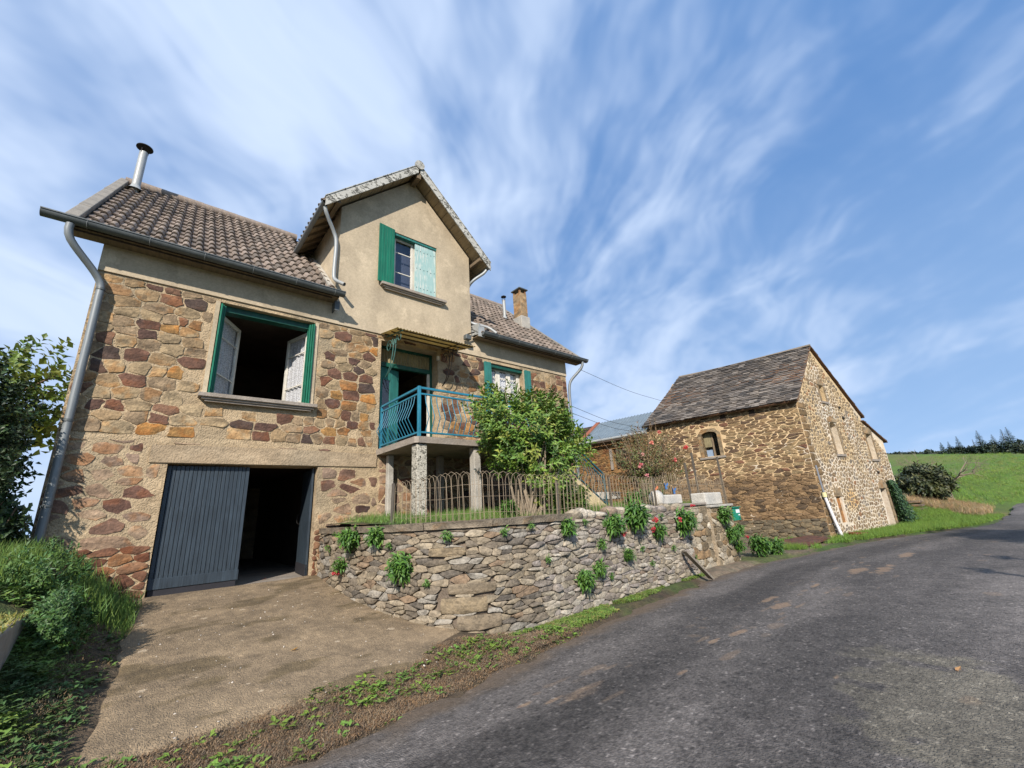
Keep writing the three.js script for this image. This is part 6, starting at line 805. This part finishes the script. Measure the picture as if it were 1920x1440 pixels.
const cz = (px, D) => 8.8 + D * Math.tan(azOf(px) * R);
[[1778, 146, 4.2, 1.2, 'short dark spruce at the left end of the skyline row'], [1793, 150, 4.6, .9, 'thin pale spruce second in the skyline row'], [1812, 148, 6.0, 1.35, 'pointed dark spruce third in the skyline row'], [1840, 152, 5.2, .55, 'sparse thin spruce in the middle of the skyline row'], [1853, 146, 7.3, 2.0, 'tall broad spruce left of the skyline thicket'], [1877, 150, 6.3, 1.6, 'medium spruce between two tall ones on the skyline'], [1896, 146, 7.4, 1.9, 'tall spruce second from the right skyline end'], [1906, 149, 8.2, 2.2, 'tallest spruce at the right end of the skyline']].forEach(([px, D, h, w, l], i) => conifer(D, cz(px, D), h * .86, w * .95, 900 + i, l));
for (const [px, D, rad, l, i] of [[1866, 147, 1.9, 'rounded dark bush under the tall skyline spruce', 0], [1832, 149, 1.5, 'rounded bush between the skyline spruces', 1], [1915, 146, 2.2, 'rounded bush at the right end of the skyline', 2], [1800, 149, 1.3, 'low bush beside the thin pale spruce', 3]]) { const z = cz(px, D), g = groundY(D, z); bush('skyline_bush', l, 'bush', { sd: 950 + i, c: [D, g + rad * .6, z], rad: [rad, rad * .9, rad * 1.3], n: 160, per: 6, L: .5, W: .3, len: .7, pal: [[.045, .065, .025], [.03, .05, .02]], up: .2, shell: .4, seed: i, base: g - .3 }, 2, 'bushes on the skyline'); }
{ const r = rng(970), L = []; for (let i = 0; i < 5200; i++) { const D = 170 + r() * 8, px = 1655 + r() * 180, z = cz(px, D), top = 2.3 + 1.5 * fbm(px * .06, 0, 4, 977) - 1.0 * ss(1760, 1830, px); const g0 = fieldY(140, z) - .4; L.push({ p: V3(D, g0 + r() * top, z), d: rdir(r, .3), u: rdir(r), L: .8, W: .6, c: vary(r, [.06, .085, .055], .35), curl: .1 }); } const m = mk('distant_wood', leafGeo(L), M.leaf, scene); tag(m, 'low dark wood along the skyline beyond the pasture', 'wood', null, 'stuff'); }  // distance haze is mixed into the wood's leaf colour
// unseen poles placed to cast thin shadow tips onto the asphalt in view
for (const [x, z, l] of [[7.1, 13.1, 'unseen wooden pole across the lane, shadowing the asphalt, nearer the house'], [9.3, 13.3, 'unseen wooden pole across the lane, shadowing the asphalt, nearer the barn']]) {
  const o = thing('unseen_pole', l, 'pole', 'unseen poles across the lane'); mk('pole', new THREE.CylinderGeometry(.055, .09, 5, 12).translate(x, 2.5, z).toNonIndexed(), M.oldWood, o); mk('cross_arm', bar([x - .3, 4.7, z], [x + .3, 4.7, z], .06, .08), M.oldWood, o); for (const k of [-.22, .22]) mk('insulator', lathe([[.001, 0], [.04, .0], [.03, .06], [.045, .08], [.001, .13]], x + k, 4.745, z, 10), M.white, o); rebase(o, x, 0, z); }
renderer.render(scene, camera);
